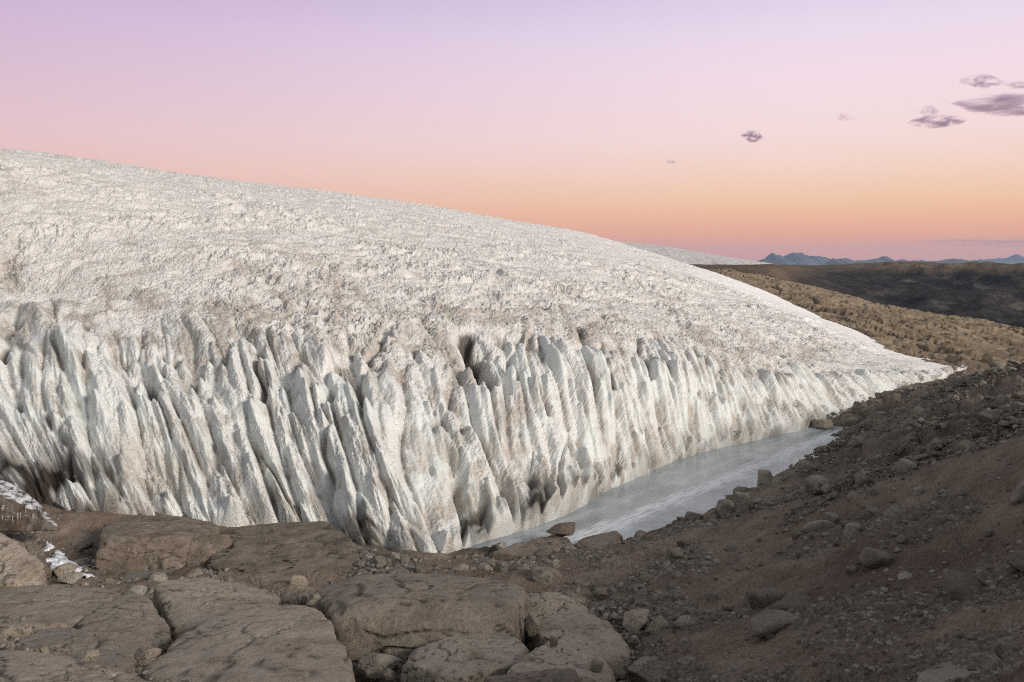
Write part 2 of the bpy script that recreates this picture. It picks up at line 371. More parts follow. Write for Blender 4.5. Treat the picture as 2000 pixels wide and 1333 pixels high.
# ------------------------------------------------------------------ glacier
def smooth1(a, k):
    n = 3 * k; kk = np.exp(-.5 * (np.arange(-n, n + 1) / k) ** 2); kk /= kk.sum()
    return np.convolve(np.pad(a, n, mode='reflect', reflect_type='odd'), kk, mode='valid')
def build_glacier():
    rng = np.random.default_rng(5)
    uf = np.unique(np.concatenate([np.linspace(-900, -60, 150), np.linspace(-60, 1890, 1650)]))
    nc = len(uf)
    foot = np.array([(-900, 960, 33), (-300, 975, 30), (0, 985, 28.6), (180, 1010, 27.3), (320, 1012, 27.0), (450, 1030, 26.3), (560, 1032, 26.2),
                     (700, 1072, 24.6), (850, 1096, 23.4), (930, 1062, 24.9), (1020, 1036, 26.1), (1110, 1000, 28.0), (1170, 966, 30.2),
                     (1260, 925, 33.2), (1340, 890, 36.2), (1440, 868, 38.6), (1560, 840, 41.8), (1600, 820, 43.4), (1700, 790, 45.6),
                     (1780, 752, 48.2), (1850, 734, 49.8), (1890, 718, 51.5)], float)
    br = np.array([(-900, -1150, 560, 49), (-300, -480, 560, 45), (0, -160, 560, 43), (180, 82, 572, 41), (450, 335, 600, 38), (700, 572, 622, 36),
                   (950, 825, 632, 35.5), (1100, 990, 632, 37.5), (1300, 1212, 650, 41), (1440, 1362, 674, 43.5), (1560, 1465, 693, 45.5),
                   (1700, 1590, 713, 47.8), (1780, 1700, 721, 49.4), (1850, 1805, 722, 50), (1890, 1888, 716.5, 52)], float)
    sk = np.array([(-900, -1200, 130, 60), (-300, -520, 215, 60), (0, -190, 266, 62), (180, 10, 292, 66), (450, 265, 328, 79), (700, 490, 358, 94), (950, 745, 391, 115),
                   (1100, 905, 415, 130), (1300, 1125, 455, 146), (1440, 1290, 502, 138), (1560, 1430, 545, 118), (1700, 1592, 612, 85),
                   (1780, 1705, 668, 67), (1850, 1820, 706, 58), (1890, 1890, 716, 54.5)], float)
    I = lambda t, c, k=28: smooth1(np.interp(uf, t[:, 0], t[:, c]), k)
    fy = I(foot, 2, 14); fpy = I(foot, 1, 14)
    fx = (uf - 1000) / F * fy; fz = EYE - (fpy - HORIZ) / F * fy
    bpx, bpy_, by = I(br, 1), I(br, 2), I(br, 3); bx = (bpx - 1000) / F * by; bz = EYE - (bpy_ - HORIZ) / F * by
    kpx, kpy, ky = I(sk, 1), I(sk, 2), I(sk, 3); ky = np.maximum(ky, by + 2.0)
    kx = (kpx - 1000) / F * ky; ke = -(kpy - HORIZ) / F
    NF, ND, NB = 430, 430, 40
    P = np.zeros((nc, 8 + NF + ND + NB, 3)); V = np.zeros(P.shape[:2]); H = np.zeros(P.shape[:2])
    qd = np.linspace(0, 1, 160)
    for i in range(nc):
        # face
        p = .72 * (1 - (1 - qd ** 1.12) ** 1.8) + .28 * qd
        X = fx[i] + (bx[i] - fx[i]) * qd - .09 * abs(bx[i] - fx[i]) * np.sin(np.pi * qd); Y = fy[i] + (by[i] - fy[i]) * qd; Z = fz[i] + (bz[i] - fz[i]) * p
        L = np.concatenate([[0], np.cumsum(np.sqrt(np.diff(X) ** 2 + np.diff(Y) ** 2 + np.diff(Z) ** 2))])
        tt = np.linspace(0, L[-1], NF)
        P[i, 8:8 + NF, 0] = np.interp(tt, L, X); P[i, 8:8 + NF, 1] = np.interp(tt, L, Y); P[i, 8:8 + NF, 2] = np.interp(tt, L, Z)
        V[i, 8:8 + NF] = tt / L[-1]; H[i, 8:8 + NF] = tt
        for k in range(8):      # skirt below the foot
            P[i, k] = (fx[i], fy[i], fz[i] - .12 * (8 - k)); H[i, k] = -.12 * (8 - k)
        # dome: parabola tangent to the skyline sight line
        c = (EYE + ke[i] * by[i] - bz[i]) / (ky[i] - by[i]) ** 2
        yk2 = ky[i] + 1.1 * (ky[i] - by[i])
        yd = by[i] + (yk2 - by[i]) * np.linspace(0, 1, 400) ** 1.3
        zd = EYE + ke[i] * yd - c * (ky[i] - yd) ** 2
        sx = bx[i] + (kx[i] - bx[i]) * (yd - by[i]) / (ky[i] - by[i])
        scr = np.sqrt(np.diff(F * sx / yd) ** 2 + np.diff(F * (zd - EYE) / yd) ** 2) + .15 * np.diff(yd)
        cs = np.concatenate([[0], np.cumsum(scr)])
        kk = np.searchsorted(yd, ky[i] * 1.02)
        kk = min(kk, 380)
        t1 = np.linspace(0, cs[kk], ND + 1)[1:]; t2 = np.linspace(cs[kk], cs[-1], NB + 1)[1:]
        tt = np.concatenate([t1, t2])
        P[i, 8 + NF:, 0] = np.interp(tt, cs, sx); P[i, 8 + NF:, 1] = np.interp(tt, cs, yd); P[i, 8 + NF:, 2] = np.interp(tt, cs, zd)
        V[i, 8 + NF:8 + NF + ND] = 1 + np.arange(1, ND + 1) / ND; V[i, 8 + NF + ND:] = 2 + np.arange(1, NB + 1) / NB
        H[i, 8 + NF:] = L[-1] + (P[i, 8 + NF:, 1] - by[i])
    # normals of the smooth base
    dU = np.gradient(P, axis=0); dV = np.gradient(P, axis=1); dV[:, :9] = dV[:, 9:10]
    N = np.cross(dU, dV); N /= np.linalg.norm(N, axis=2, keepdims=True) + 1e-9
    N *= np.sign(N[..., 2:3] + 1e-6)
    S1 = np.concatenate([[0], np.cumsum(np.hypot(np.diff(fx), np.diff(fy)))]); S = np.repeat(S1[:, None], P.shape[1], 1)
    HT = H[:, 8 + NF - 1]         # face height per column
    faceH = np.repeat(HT[:, None], P.shape[1], 1)
    size = np.clip(faceH / 8.0, .25, 1)     # everything gets finer towards the thin tip
    spx0 = 1000 + F * P[..., 0] / P[..., 1]
    Vn = V + .24 * n2(S * .2, V * 2.0, 93) + .12 * n2(S * .7, V * 5, 94) + .05 * n2(S * 2.2, V * 14, 95)
    lft = 1 - sst(350, 800, spx0)
    face = np.clip((1.22 - Vn) / .8, 0, 1) ** .85; foots = sst(-.6, .2, H)
    # broad buttresses and flutes
    Sw = S + .5 * n2(S * .35, H * .2, 40)
    but = ridge2(Sw * .17, H * .05, 41) * .5 + .5 * n2(Sw * .33, H * .09, 42)
    lowb = 1 - .6 * sst(1250, 1500, spx0)
    D = size * face * (.55 * but * lowb - .42 + .25 * sst(950, 1200, spx0))
    Sj = Sw + .06 * n2(S * .9, H * .35, 91); sl_ = .1 * H
    def pillows(fs, fh, seed, step):
        a1, a2, cd = cells(Sj * fs / size ** .55, H * fh / size ** .6, seed)
        g_ = np.clip((a2 - a1) / .55, 0, 1)
        return (1 - (1 - g_) ** 2.2) + step * cd
    am1 = .55 + .6 * sst(-.4, .4, n2(S * .3, H * .2, 92))
    D += size * face * (am1 * .5 * pillows(1.0, .13, 11, .34) + .07 * pillows(2.4, .3, 12, .3) + .03 * pillows(6, .9, 13, .4))
    fl = ridge2(Sw * .75 / size, H * .16, 43); fl2 = ridge2(Sw * 1.7 / size, H * .3, 44)
    amt = sst(-.3, .5, n2(S * .25, H * .3, 45) + .25)
    D += size * face * amt * (.05 * fl + .03 * fl2)
    # blades of ice (rounded fins with pointed tips)
    FN = np.zeros_like(D); CLEAR = np.zeros_like(D); HOL = np.zeros_like(D)
    def fin(sc, ht, w, A, L, lean=0.0):
        i0, i1 = np.searchsorted(S1, [sc - 1.6 * w - abs(lean) * L, sc + 1.6 * w + abs(lean) * L]);
        if i1 - i0 < 3: return
        hcol = H[(i0 + i1) // 2]; j0, j1 = np.searchsorted(hcol, [ht - L, ht + .35 * A + .5])
        if j1 - j0 < 4: return
        s = S[i0:i1, j0:j1]; h = H[i0:i1, j0:j1]
        b = ht - h; a = s - sc - lean * b + .12 * w * np.sin(h * 2.1 + sc)
        bb = np.clip(b, 0, None)
        hw = w * (np.clip(bb / (3.2 * w), 0, 1) ** .55) * (1 + .25 * np.clip(bb / L, 0, 1)) + 1e-3
        cr = np.clip(1 - np.abs(a / hw) ** 1.7, 0, 1) ** .75
        tp = np.clip(1 - (bb / L), 0, 1) ** .75
        rise = .55 + .45 * np.clip(bb / (1.2 * w), 0, 1)
        f = A * cr * tp * rise * (b > 0)
        sub = FN[i0:i1, j0:j1]; np.maximum(sub, f, out=sub)
        c2 = CLEAR[i0:i1, j0:j1]; np.maximum(c2, (cr > .05) * (b > 0) * tp * (1 - .5 * tp), out=c2)
        # hollow melted out behind the tip
        hol = np.exp(-(a / (.9 * w)) ** 2 - ((b + .45 * w) / (.65 * w)) ** 2)
        h3 = HOL[i0:i1, j0:j1]; np.maximum(h3, hol * A, out=h3)
    Smax = S1[-1]; s0 = float(np.interp(-200, uf, S1))
    n = 0
    for _ in range(1150):
        sc = rng.uniform(s0 - 6, Smax - 1); hc = float(np.interp(sc, S1, HT)); u = float(np.interp(sc, S1, uf))
        sz = np.clip(hc / 8, .25, 1)
        left = 1 - sst(350, 700, u)
        v = rng.choice([rng.normal(.5, .1), rng.uniform(.55, .9), rng.uniform(.05, .4), rng.normal(.36, .1)], p=[.32, .26, .2, .22])
        if left > .5 and v > .75 and rng.random() < .7: continue
        if u > 1250: v = min(.92, v + .15)
        w = rng.lognormal(math.log(.25), .38) * (.5 + .5 * sz)
        w = min(w, .5)
        A = w * rng.uniform(1.1, 2.1) * (1 - .75 * sst(.62, .95, v)); 
        fin(sc, v * hc, w, A, max(1.2 * sz, v * hc * rng.uniform(.45, 1.3)), rng.normal(0, .03)); n += 1
    for _ in range(150):      # ragged little toes of ice along the foot
        sc = rng.uniform(float(np.interp(850, uf, S1)) if rng.random() < .7 else s0, Smax - 2); sz = np.clip(float(np.interp(sc, S1, HT)) / 8, .3, 1)
        w = rng.uniform(.16, .42) * (.5 + .5 * sz); fin(sc, rng.uniform(.35, 1.7) * sz, w, rng.uniform(.25, .6) * (.4 + .6 * sz), 3.0, rng.normal(0, .05))
    # some larger blades, placed where the photograph shows them: tip pixel -> column
    big = [(150, 850, .62, .55), (320, 795, .62, .6), (270, 805, .45, .4), (330, 712, .4, .5), (200, 770, .45, .4), (437, 735, .4, .45), (585, 742, .5, .5),
           (648, 728, .4, .4), (525, 765, .38, .42), (395, 750, .35, .4), (480, 760, .3, .35), (110, 715, .4, .3), (20, 640, .5, .4), (70, 760, .4, .35),
           (205, 600, .4, .3), (260, 660, .35, .3), (815, 690, .35, .4), (725, 775, .3, .4), (870, 715, .3, .4), (1060, 700, .5, .5),
           (1040, 775, .4, .5), (1010, 835, .5, .4), (1180, 720, .5, .5), (1145, 780, .4, .45), (1255, 710, .45, .45), (955, 700, .4, .4),
           (905, 860, .6, .5), (1120, 890, .7, .5), (1105, 925, .3, .35), (1150, 905, .3, .35), (680, 945, .55, .5), (735, 960, .4, .4),
           (900, 955, .5, .5), (975, 985, .4, .4), (1085, 975, .4, .4), (1320, 730, .4, .4), (1385, 780, .4, .4), (1440, 760, .4, .4), (1530, 700, .45, .4),
           (1490, 790, .45, .35), (1550, 790, .4, .3), (640, 690, .4, .35), (700, 690, .3, .35), (770, 665, .35, .3), (560, 640, .4, .3)]
    spx = 1000 + F * P[..., 0] / P[..., 1]; spy = HORIZ - F * (P[..., 2] - EYE) / P[..., 1]
    front = spx[:, 8:8 + NF + ND // 2]; frpy = spy[:, 8:8 + NF + ND // 2]
    def locate(px, py):
        k = np.argmin((front[::2, ::2] - px) ** 2 + (frpy[::2, ::2] - py) ** 2); i, j = np.unravel_index(k, front[::2, ::2].shape)
        return i * 2, j * 2 + 8
    for px, py, w, A in big:
        i, j = locate(px, py); y = P[i, j, 1]
        fin(S1[i], H[i, j], w * y / 30 * .85, A * y / 30 * 1.35, 3.6 + 2 * w, 0)
    # hollows and crevices
    CREV = np.zeros_like(D)
    cv = [(905, 640, 950, 770, .28, 1.3), (652, 720, 664, 1060, .12, .42), (1166, 690, 1190, 800, .14, .7), (1095, 880, 1075, 990, .1, .3),
          (1120, 640, 1150, 690, .2, .7), (30, 640, 10, 720, .2, .6), (285, 745, 300, 800, .25, .6), (500, 700, 520, 800, .12, .5),
          (745, 660, 700, 800, .12, .5), (1000, 690, 1010, 760, .12, .4), (1240, 660, 1265, 760, .14, .5), (1355, 680, 1400, 800, .12, .4),
          (1035, 950, 1060, 1010, .25, .35), (890, 960, 930, 1050, .25, .3), (690, 1060, 760, 1090, .3, .5), (130, 870, 150, 960, .14, .5)]
    for x0, y0, x1, y1, w, dp in cv:
        i, j = locate(x0, y0); i2, j2 = locate(x1, y1)
        sA, hA, sB, hB = S1[i], H[i, j], S1[i2], H[i2, j2]; w = w * P[i, j, 1] / 30
        sl = (sB - sA) / (min(hB - hA, -.2)); hm = H
        t = np.clip((hA - H) / max(hA - hB, .2), 0, 1)
        a = S - (sA + (sB - sA) * t) - .12 * np.sin(H * 3)
        prof = np.exp(-(a / w) ** 2) * sst(0, .3, (hA - H) + .3) * sst(0, .4, (H - hB) + .3)
        CREV = np.maximum(CREV, prof * dp)
    ff = face * foots
    RID = np.zeros_like(D)
    for poly, wd, am in (([(150, 532), (250, 560), (330, 590), (400, 660), (470, 770), (490, 830)], .55, .4), ([(760, 560), (860, 600), (905, 640)], -.3, -.35), ([(0, 585), (90, 640), (160, 760)], .4, .45), ([(560, 610), (620, 660), (640, 720)], .3, .4)):
        q = [locate(*a) for a in poly]
        for (i, j), (i2, j2) in zip(q[:-1], q[1:]):
            ax, ay, bx_, by_ = S1[i], H[i, j], S1[i2], H[i2, j2]; dx, dy = bx_ - ax, by_ - ay
            t = np.clip(((S - ax) * dx + (H - ay) * dy) / (dx * dx + dy * dy + 1e-6), 0, 1)
            dd = np.hypot(S - ax - t * dx, H - ay - t * dy); v_ = am * np.exp(-(dd / abs(wd)) ** 2)
            RID = np.where(np.abs(v_) > np.abs(RID), v_, RID)
    glas = np.clip(CLEAR * 1.5, 0, 1) * sst(-.3, .2, n2(S * .6, H * .35, 96)) * (1 - sst(.5, .8, Vn))
    D += ff * (FN - .75 * HOL * (FN < .03)) - CREV * (1 - .5 * sst(.9, 1.1, V)) + RID
    D = .2 * D + .8 * blur(blur(D, 1.6, 0), 1.6, 1)
    D *= sst(-1.2, -.1, H)
    # fine relief
    X, Y, Z = P[..., 0], P[..., 1], P[..., 2]
    D += ff * size * .03 * ridge2(Sw * 5.5 / size, H * 1.3, 47) + ((.028 * n2(S * 7, H * 6, 48) + .03 * n2(S * 13, H * 12, 49)) * foots + .006 * rng.normal(size=D.shape)) * (1 - .8 * glas)
    # crusty dome: billowed lumps with hollows elongated along the slope contours
    dome = sst(.55, 1.06, Vn)
    cx = X * .94 + Y * .34; cy = -X * .34 + Y * .94      # along / across contours
    wx_ = cx + .6 * n2(cx * .5, cy * .5, 56); wy_ = cy + .5 * n2(cx * .6, cy * .6, 57); am_ = .55 + .9 * sst(-.4, .5, n2(cx * .12, cy * .2, 58))
    bil = lambda v_: np.clip(3.0 * np.abs(v_), 0, 1) ** .8
    def pop(f_, sd):
        a1, a2, cd = cells(wx_ * f_ * .8 + .3 * n2(wx_ * f_ * 2, wy_ * f_ * 2, sd), wy_ * f_ + .3 * n2(wx_ * f_ * 2, wy_ * f_ * 2, sd + 1), sd)
        return np.clip(.75 - a1, 0, 1) * (1 + .8 * cd)
    lump = bil(n2(wx_ * .18, wy_ * .42, 50)) * .24 + am_ * (.1 * bil(n2(wx_ * .6, wy_ * .95, 51)) + .24 * pop(1.1, 15)) - .24
    lump += am_ * (.16 * pop(2.6, 17) + .09 * pop(5.5, 18)) - .05 + .014 * rng.normal(size=lump.shape) + .05 * n2(cx * 6, cy * 8, 53) + .03 * n2(cx * 15, cy * 17, 54)
    near = np.clip(1.1 - (Y - 30) / 90, .4, 1.05)
    edge = sst(0, .12, 1 - V) * 0 + 1
    right = sst(1350, 1850, spx)
    D2 = dome * lump * near * (1 - .8 * right) * (1 - .6 * sst(1250, 1500, spx) * sst(1.75, 1.9, V))
    big_sw = dome * .35 * n2(cx * .06, cy * .12, 55)
    UP = np.zeros_like(N); UP[..., 2] = 1
    dirF = N * .62 + UP * .62; dirF /= np.linalg.norm(dirF, axis=2, keepdims=True)
    w = dome[..., None]
    Q = P + dirF * D[..., None] * (1 - w * .6) + (N * .5 + UP * .5) * (D2 + big_sw)[..., None]
    # ---- colour masks
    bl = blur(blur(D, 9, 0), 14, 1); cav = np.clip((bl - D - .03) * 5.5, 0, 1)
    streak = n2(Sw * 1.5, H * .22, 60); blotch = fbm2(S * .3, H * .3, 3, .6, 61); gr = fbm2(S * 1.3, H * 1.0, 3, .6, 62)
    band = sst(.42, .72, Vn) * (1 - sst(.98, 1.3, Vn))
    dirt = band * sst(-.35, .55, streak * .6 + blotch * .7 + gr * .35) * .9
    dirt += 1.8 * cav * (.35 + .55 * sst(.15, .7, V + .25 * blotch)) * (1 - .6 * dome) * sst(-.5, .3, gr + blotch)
    dirt += (1 - dome) * .6 * sst(.0, .6, .7 * gr + .8 * streak + .4 * blotch)
    dirt += (1 - dome) * .55 * (1 - sst(.05, .42, V)) * sst(-.3, .5, gr + blotch)
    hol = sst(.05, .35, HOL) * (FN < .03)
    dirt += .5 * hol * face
    # dome dust: thin lines along the contours plus melt hollows
    ln = sst(.25, .75, n2(cx * .16, cy * 1.4, 63) + .7 * n2(cx * .7, cy * 3.2, 64) + .35 * blotch)
    low = sst(.0, .2, .0 - lump)
    dirt += dome * (.2 + .3 * sst(0, .6, fbm2(cx * .6, cy * 1.2, 3, .6, 69)) + .75 * ln * (.5 + .5 * low) + .35 * low * sst(-.2, .5, fbm2(cx * .12, cy * .2, 3, .6, 65)))
    dirt += dome * .5 * sst(1150, 1350, spx) * sst(1.2, 1.7, V) * ln
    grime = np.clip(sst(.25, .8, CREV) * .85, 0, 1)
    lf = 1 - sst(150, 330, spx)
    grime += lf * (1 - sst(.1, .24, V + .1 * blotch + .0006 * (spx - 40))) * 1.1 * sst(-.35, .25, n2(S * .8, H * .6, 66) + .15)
    grime += (1 - sst(0, .1, V)) * .5 * sst(.1, .5, n2(S * .6, H * 1.2, 67)) * (spx > 600)
    for x0, y0, rr in ((1040, 985, .55), (925, 1030, .5), (280, 930, .9), (345, 930, .6), (720, 1085, .6)):
        i, j = locate(x0, y0); d2 = np.hypot(S - S1[i], (H - H[i, j]) * .6)
        (dirt if x0 < 400 else grime)[...] += (1 - sst(rr * .5, rr * 1.3, d2 + .3 * gr)) * .7
    clean = sst(1250, 1450, spx) * sst(1.8, 1.86, V + .03 * blotch + .3 * right) * .95 + .9 * sst(1740, 1830, spx) * sst(.35, .75, V)
    clean = np.clip(clean, 0, 1) * (1 - np.clip(ln * .3, 0, 1))
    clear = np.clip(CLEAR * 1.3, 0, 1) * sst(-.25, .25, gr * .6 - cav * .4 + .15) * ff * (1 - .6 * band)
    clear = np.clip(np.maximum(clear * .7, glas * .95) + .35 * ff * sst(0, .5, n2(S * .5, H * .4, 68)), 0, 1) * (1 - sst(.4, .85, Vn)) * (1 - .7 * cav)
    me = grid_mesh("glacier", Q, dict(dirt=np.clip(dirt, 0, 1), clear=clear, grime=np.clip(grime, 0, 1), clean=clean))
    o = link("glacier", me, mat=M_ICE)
    tag(o, "huge dirty white glacier dome ending in a fluted ice cliff", "glacier", kind="structure")
build_glacier()

# ------------------------------------------------------------------ frozen pond and pool
def build_water():
    m, T, b = material("pond_ice")
    g = T.new('ShaderNodeNewGeometry').outputs['Position']
    big = T.noise(g, .35, 4, .6); fine = T.noise(g, 4, 5, .7)
    c = T.ramp(big, [(.3, (.17, .205, .22)), (.5, (.28, .325, .34)), (.7, (.42, .47, .49))])
    # crust of white rime running along the middle of the ice
    v = T.mapping(g, (1, 1, 1), (0, 0, -POND_ANG), (0, 0, 0)); sp = T.new('ShaderNodeSeparateXYZ'); T.link(v, sp.inputs[0])
    lo = T.math('ADD', sp.outputs[1], T.math('MULTIPLY', T.math('SUBTRACT', big, .5), 1.5))
    def line(off, w, k):
        d = T.math('ABSOLUTE', T.math('SUBTRACT', lo, off)); f = T.math('SUBTRACT', 1.0, T.math('DIVIDE', d, w), clamp=True)
        st = T.noise(T.mapping(v, (.8, 5, 1)), 1.5, 5, .75)
        return T.math('MULTIPLY', f, T.mrange(st, .38, .6, 0, k), clamp=True)

    f = T.math('MAXIMUM', line(POND_OFF, .6, 2.6), T.math('MAXIMUM', line(POND_OFF - 1.9, .5, .45), line(POND_OFF + 1.3, .3, .5)))
    f = T.math('MAXIMUM', f, T.mrange(T.noise(T.mapping(v, (.25, 1.6, 1)), 1.2, 4, .6), .56, .68, 0, .4))
    c = T.mix(f, c, (.72, .74, .76, 1))
    T.link(c, b.inputs['Base Color'])
    T.link(T.math('ADD', T.mrange(fine, .3, .7, .1, .34), T.math('MULTIPLY', f, .4)), b.inputs['Roughness'])
    b.inputs['Specular IOR Level'].default_value = .6
    p = bump(T, b, T.noise(g, 1.2, 4, .5), .02, .5); bump(T, b, T.math('ADD', fine, f), .01, .6, p)
    X, Y = np.meshgrid(np.linspace(-3, 20, 120), np.linspace(22.5, 47, 120), indexing='ij')
    Z = .006 * n2(X * .8, Y * .8, 90)
    o = link("frozen_pond", grid_mesh("frozen_pond", np.stack([X, Y, Z], -1)), mat=m)
    tag(o, "frozen blue-grey meltwater pond between the ice cliff and moraine", "pond", kind="structure")
    m2, T, b = material("still_meltwater"); b.inputs['Base Color'].default_value = (.16, .15, .14, 1); b.inputs['Roughness'].default_value = .2
    g = T.new('ShaderNodeNewGeometry').outputs['Position']; bump(T, b, T.noise(g, 2.5, 3, .5), .015, .6)
    X, Y = np.meshgrid(np.linspace(-13, -5, 40), np.linspace(19.5, 25, 40), indexing='ij')
    o = link("meltwater_pool", grid_mesh("meltwater_pool", np.stack([X, Y, .01 + 0 * X], -1)), mat=m2)
    tag(o, "small grey meltwater pool in front of the brown rock outcrops", "pool", kind="structure")

_pa = pix(1300, 985, EYE / ((985 - HORIZ) / F)); _pb = pix(1500, 903, EYE / ((903 - HORIZ) / F))
_d = _pb - _pa; POND_ANG = math.atan2(_d[1], _d[0])
POND_OFF = -math.sin(POND_ANG) * _pa[0] + math.cos(POND_ANG) * _pa[1]
build_water()

# ------------------------------------------------------------------ rocks
def ico(sub):
    bm = bmesh.new(); bmesh.ops.create_icosphere(bm, subdivisions=sub, radius=1.0)
    v = np.array([x.co[:] for x in bm.verts]); f = np.array([[q.index for q in x.verts] for x in bm.faces]); bm.free(); return v, f
ICO = {k: ico(k) for k in (1, 2, 3, 4, 5, 6)}
def hull_planes(pts):
    bm = bmesh.new()
    for p in pts: bm.verts.new(p)
    bmesh.ops.convex_hull(bm, input=bm.verts[:]); bm.normal_update()
    c = np.mean(pts, 0); pl = []
    for f in bm.faces:
        n = np.array(f.normal[:]); h = float(np.dot(n, np.array(f.verts[0].co[:]) - c))
        if h < 0: n, h = -n, -h
        if h > 1e-4: pl.append((n, h))
    bm.free(); return c, pl
LAST = {}
def rock_from_planes(c, pl, ext, sub, seed, rough=.05, bev=14, detail=1.0):
    """dense surface of a plane-bounded block with worn edges and weathered faces"""
    v, f = ICO[sub]; bev = bev * 4; d = v * ext; d = d / np.linalg.norm(d, axis=1)[:, None]
    inv = np.zeros(len(d))
    for n, h in pl:
        inv += np.clip(d @ n / h, 0, None) ** bev
    r = inv ** (-1.0 / bev); p = d * r[:, None]
    s = float(np.mean(ext)); nn = p / np.linalg.norm(p, axis=1)[:, None]
    q = p / s
    disp = rough * s * (n3(q * 1.3, seed) * .6 + .5 * n3(q * 2.9, seed + 1) + .28 * n3(q * 6.1, seed + 2) + .16 * n3(q * 13, seed + 3) * detail + .09 * n3(q * 27, seed + 4) * detail)
    # shallow ledges and joints
    g = n3(q * np.array([1.2, 1.2, 3.4]), seed + 7); disp -= rough * s * 1.1 * np.exp(-(g / .025) ** 2)
    g2 = n3(q * np.array([2.2, 2.2, 1.4]) + .3 * n3(q * 3, seed + 9)[:, None], seed + 8); disp -= rough * s * .8 * np.exp(-(g2 / .018) ** 2)
    st = n3(q * 1.7, seed + 10) * 3.2; disp += rough * s * .5 * (np.floor(st) + sst(.75, 1, st - np.floor(st)) - st) * .6
    LAST['crack'] = np.maximum(np.exp(-(g / .022) ** 2), np.exp(-(g2 / .016) ** 2)) * (n3(q * 1.1, seed + 12) > -.1)
    return p + nn * disp[:, None] + c, f
def place_mesh(name, co, f, mat, label, cat, group=None, parent=None):
    base = np.array([co[:, 0].mean(), co[:, 1].mean(), co[:, 2].min()])
    me = mesh_np(name, co - base, f, dict(crack=LAST['crack'])); o = link(name, me, parent, mat); o.location = base
    return tag(o, label, cat, group)
def slab(name, label, pts, seed, mat=None, cat="boulder", rough=.06, sub=6, bev=12, drop=.5, group=None):
    P = []
    for q in pts:
        px, py = q[0], q[1]; y = q[2] if len(q) > 2 and q[2] else hit(px, py)
        P.append(pix(px, py, y))
    P = np.array(P); low = P[:, 2].min() - drop; cen = P.mean(0)
    Q = P.copy(); Q[:, :2] = cen[:2] + (Q[:, :2] - cen[:2]) * 1.04; Q[:, 2] = low
    allp = np.concatenate([P, Q]); c, pl = hull_planes(allp)
    ext = (allp.max(0) - allp.min(0)) / 2
    r3 = np.random.default_rng(seed + 40)
    for _ in range(24):      # knocked-off corners and edges
        n = r3.normal(size=3) * [1, 1, .8]; n /= np.linalg.norm(n); pl.append((n, float(((allp - c) @ n).max()) * r3.uniform(.9, .99)))
    # hull planes have flat tops: push the planes out a little because the soft minimum rounds inward
    co, f = rock_from_planes(c, [(n, h * 1.03) for n, h in pl], ext, sub, seed, rough, bev)
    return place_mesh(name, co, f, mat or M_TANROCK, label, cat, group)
def random_planes(rng, flat=.7, k=13):
    pl = []
    for i in range(k):
        n = rng.normal(size=3); n /= np.linalg.norm(n); pl.append((n, rng.uniform(.6, .95)))
    pl.append((np.array([0, 0, 1.0]), rng.uniform(.75, .95))); pl.append((np.array([0, 0, -1.0]), .8))
    for a in range(4): 
        t = a * math.pi / 2 + rng.uniform(-.4, .4); n = np.array([math.cos(t), math.sin(t), rng.uniform(-.2, .35)]); n /= np.linalg.norm(n); pl.append((n, rng.uniform(.8, 1)))
    return pl
def boulder(label, x0, y0, x1, y1, seed, mat=None, y=None, deep=.8, name="boulder", sink=.12, sub=5, group=None, tilt=0, bev=14, rough=.045, base_z_=None):
    rng = np.random.default_rng(seed); xc = (x0 + x1) / 2
    if y is None: y = hit(xc, y1 - .1 * (y1 - y0))
    w = (x1 - x0) / F * y / 2; h = (y1 - y0) / F * y / 2; dp = deep * w
    h = max(h - .12 * dp, h * .6)
    c = pix(xc, (y0 + y1) / 2, y + dp * .6)
    co, f = rock_from_planes(np.zeros(3), random_planes(rng), np.ones(3), sub, seed, rough, bev)
    co = co * np.array([w, dp, h]) / np.abs(co).max(0)
    t = math.radians(tilt); R = np.array([[math.cos(t), 0, -math.sin(t)], [0, 1, 0], [math.sin(t), 0, math.cos(t)]]); co = co @ R.T
    # keep the visible outline, and carry the underside down into the ground
    lowz = co[:, 2] < -.4 * h
    co[lowz, 2] -= (np.abs(co[lowz, 2]) - .4 * h) * (sink * 4)
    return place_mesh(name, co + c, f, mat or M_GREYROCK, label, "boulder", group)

TAN, GREY, BRN = M_TANROCK, M_GREYROCK, M_BROWNROCK
slab("bedrock_slab", "largest tan granite block, flat-topped, beside a deep black crack in the foreground",
     [(690, 1288, 14.2), (1020, 1262, 14.4), (650, 1200, 14.5), (720, 1168, 14.9), (1010, 1185, 15.1), (612, 1152, 16.8), (700, 1124, 17.4), (860, 1114, 17.9), (990, 1130, 17.5), (1034, 1158, 16.5)], 1)
slab("bedrock_slab", "broad sloping tan slab left of the deep black crack",
     [(415, 1200, 15.3), (500, 1182, 15.6), (600, 1180, 15.3), (628, 1188, 14.9), (640, 1210, 14.3), (664, 1250, 13.4), (688, 1290, 12.6), (275, 1300, 12.4), (300, 1335, 11.3), (500, 1350, 10.8), (690, 1340, 11.3)], 2)
slab("bedrock_slab", "tan wedge-shaped block leaning with a dark shadowed left side, below the meltwater pool",
     [(300, 1140, 18.2), (330, 1135, 18.5), (400, 1128, 18.8), (470, 1140, 18.8), (545, 1162, 18.3), (345, 1245, 15.2), (400, 1228, 15.2), (480, 1202, 15.8), (545, 1180, 17.0)], 3)
slab("bedrock_slab", "rounded pyramid-like tan slab between the wide left slab and the wedge-shaped block",
     [(150, 1216, 14.9), (200, 1180, 16.2), (248, 1158, 17.0), (288, 1166, 16.7), (342, 1240, 14.9), (260, 1290, 13.2), (180, 1262, 13.8)], 4)
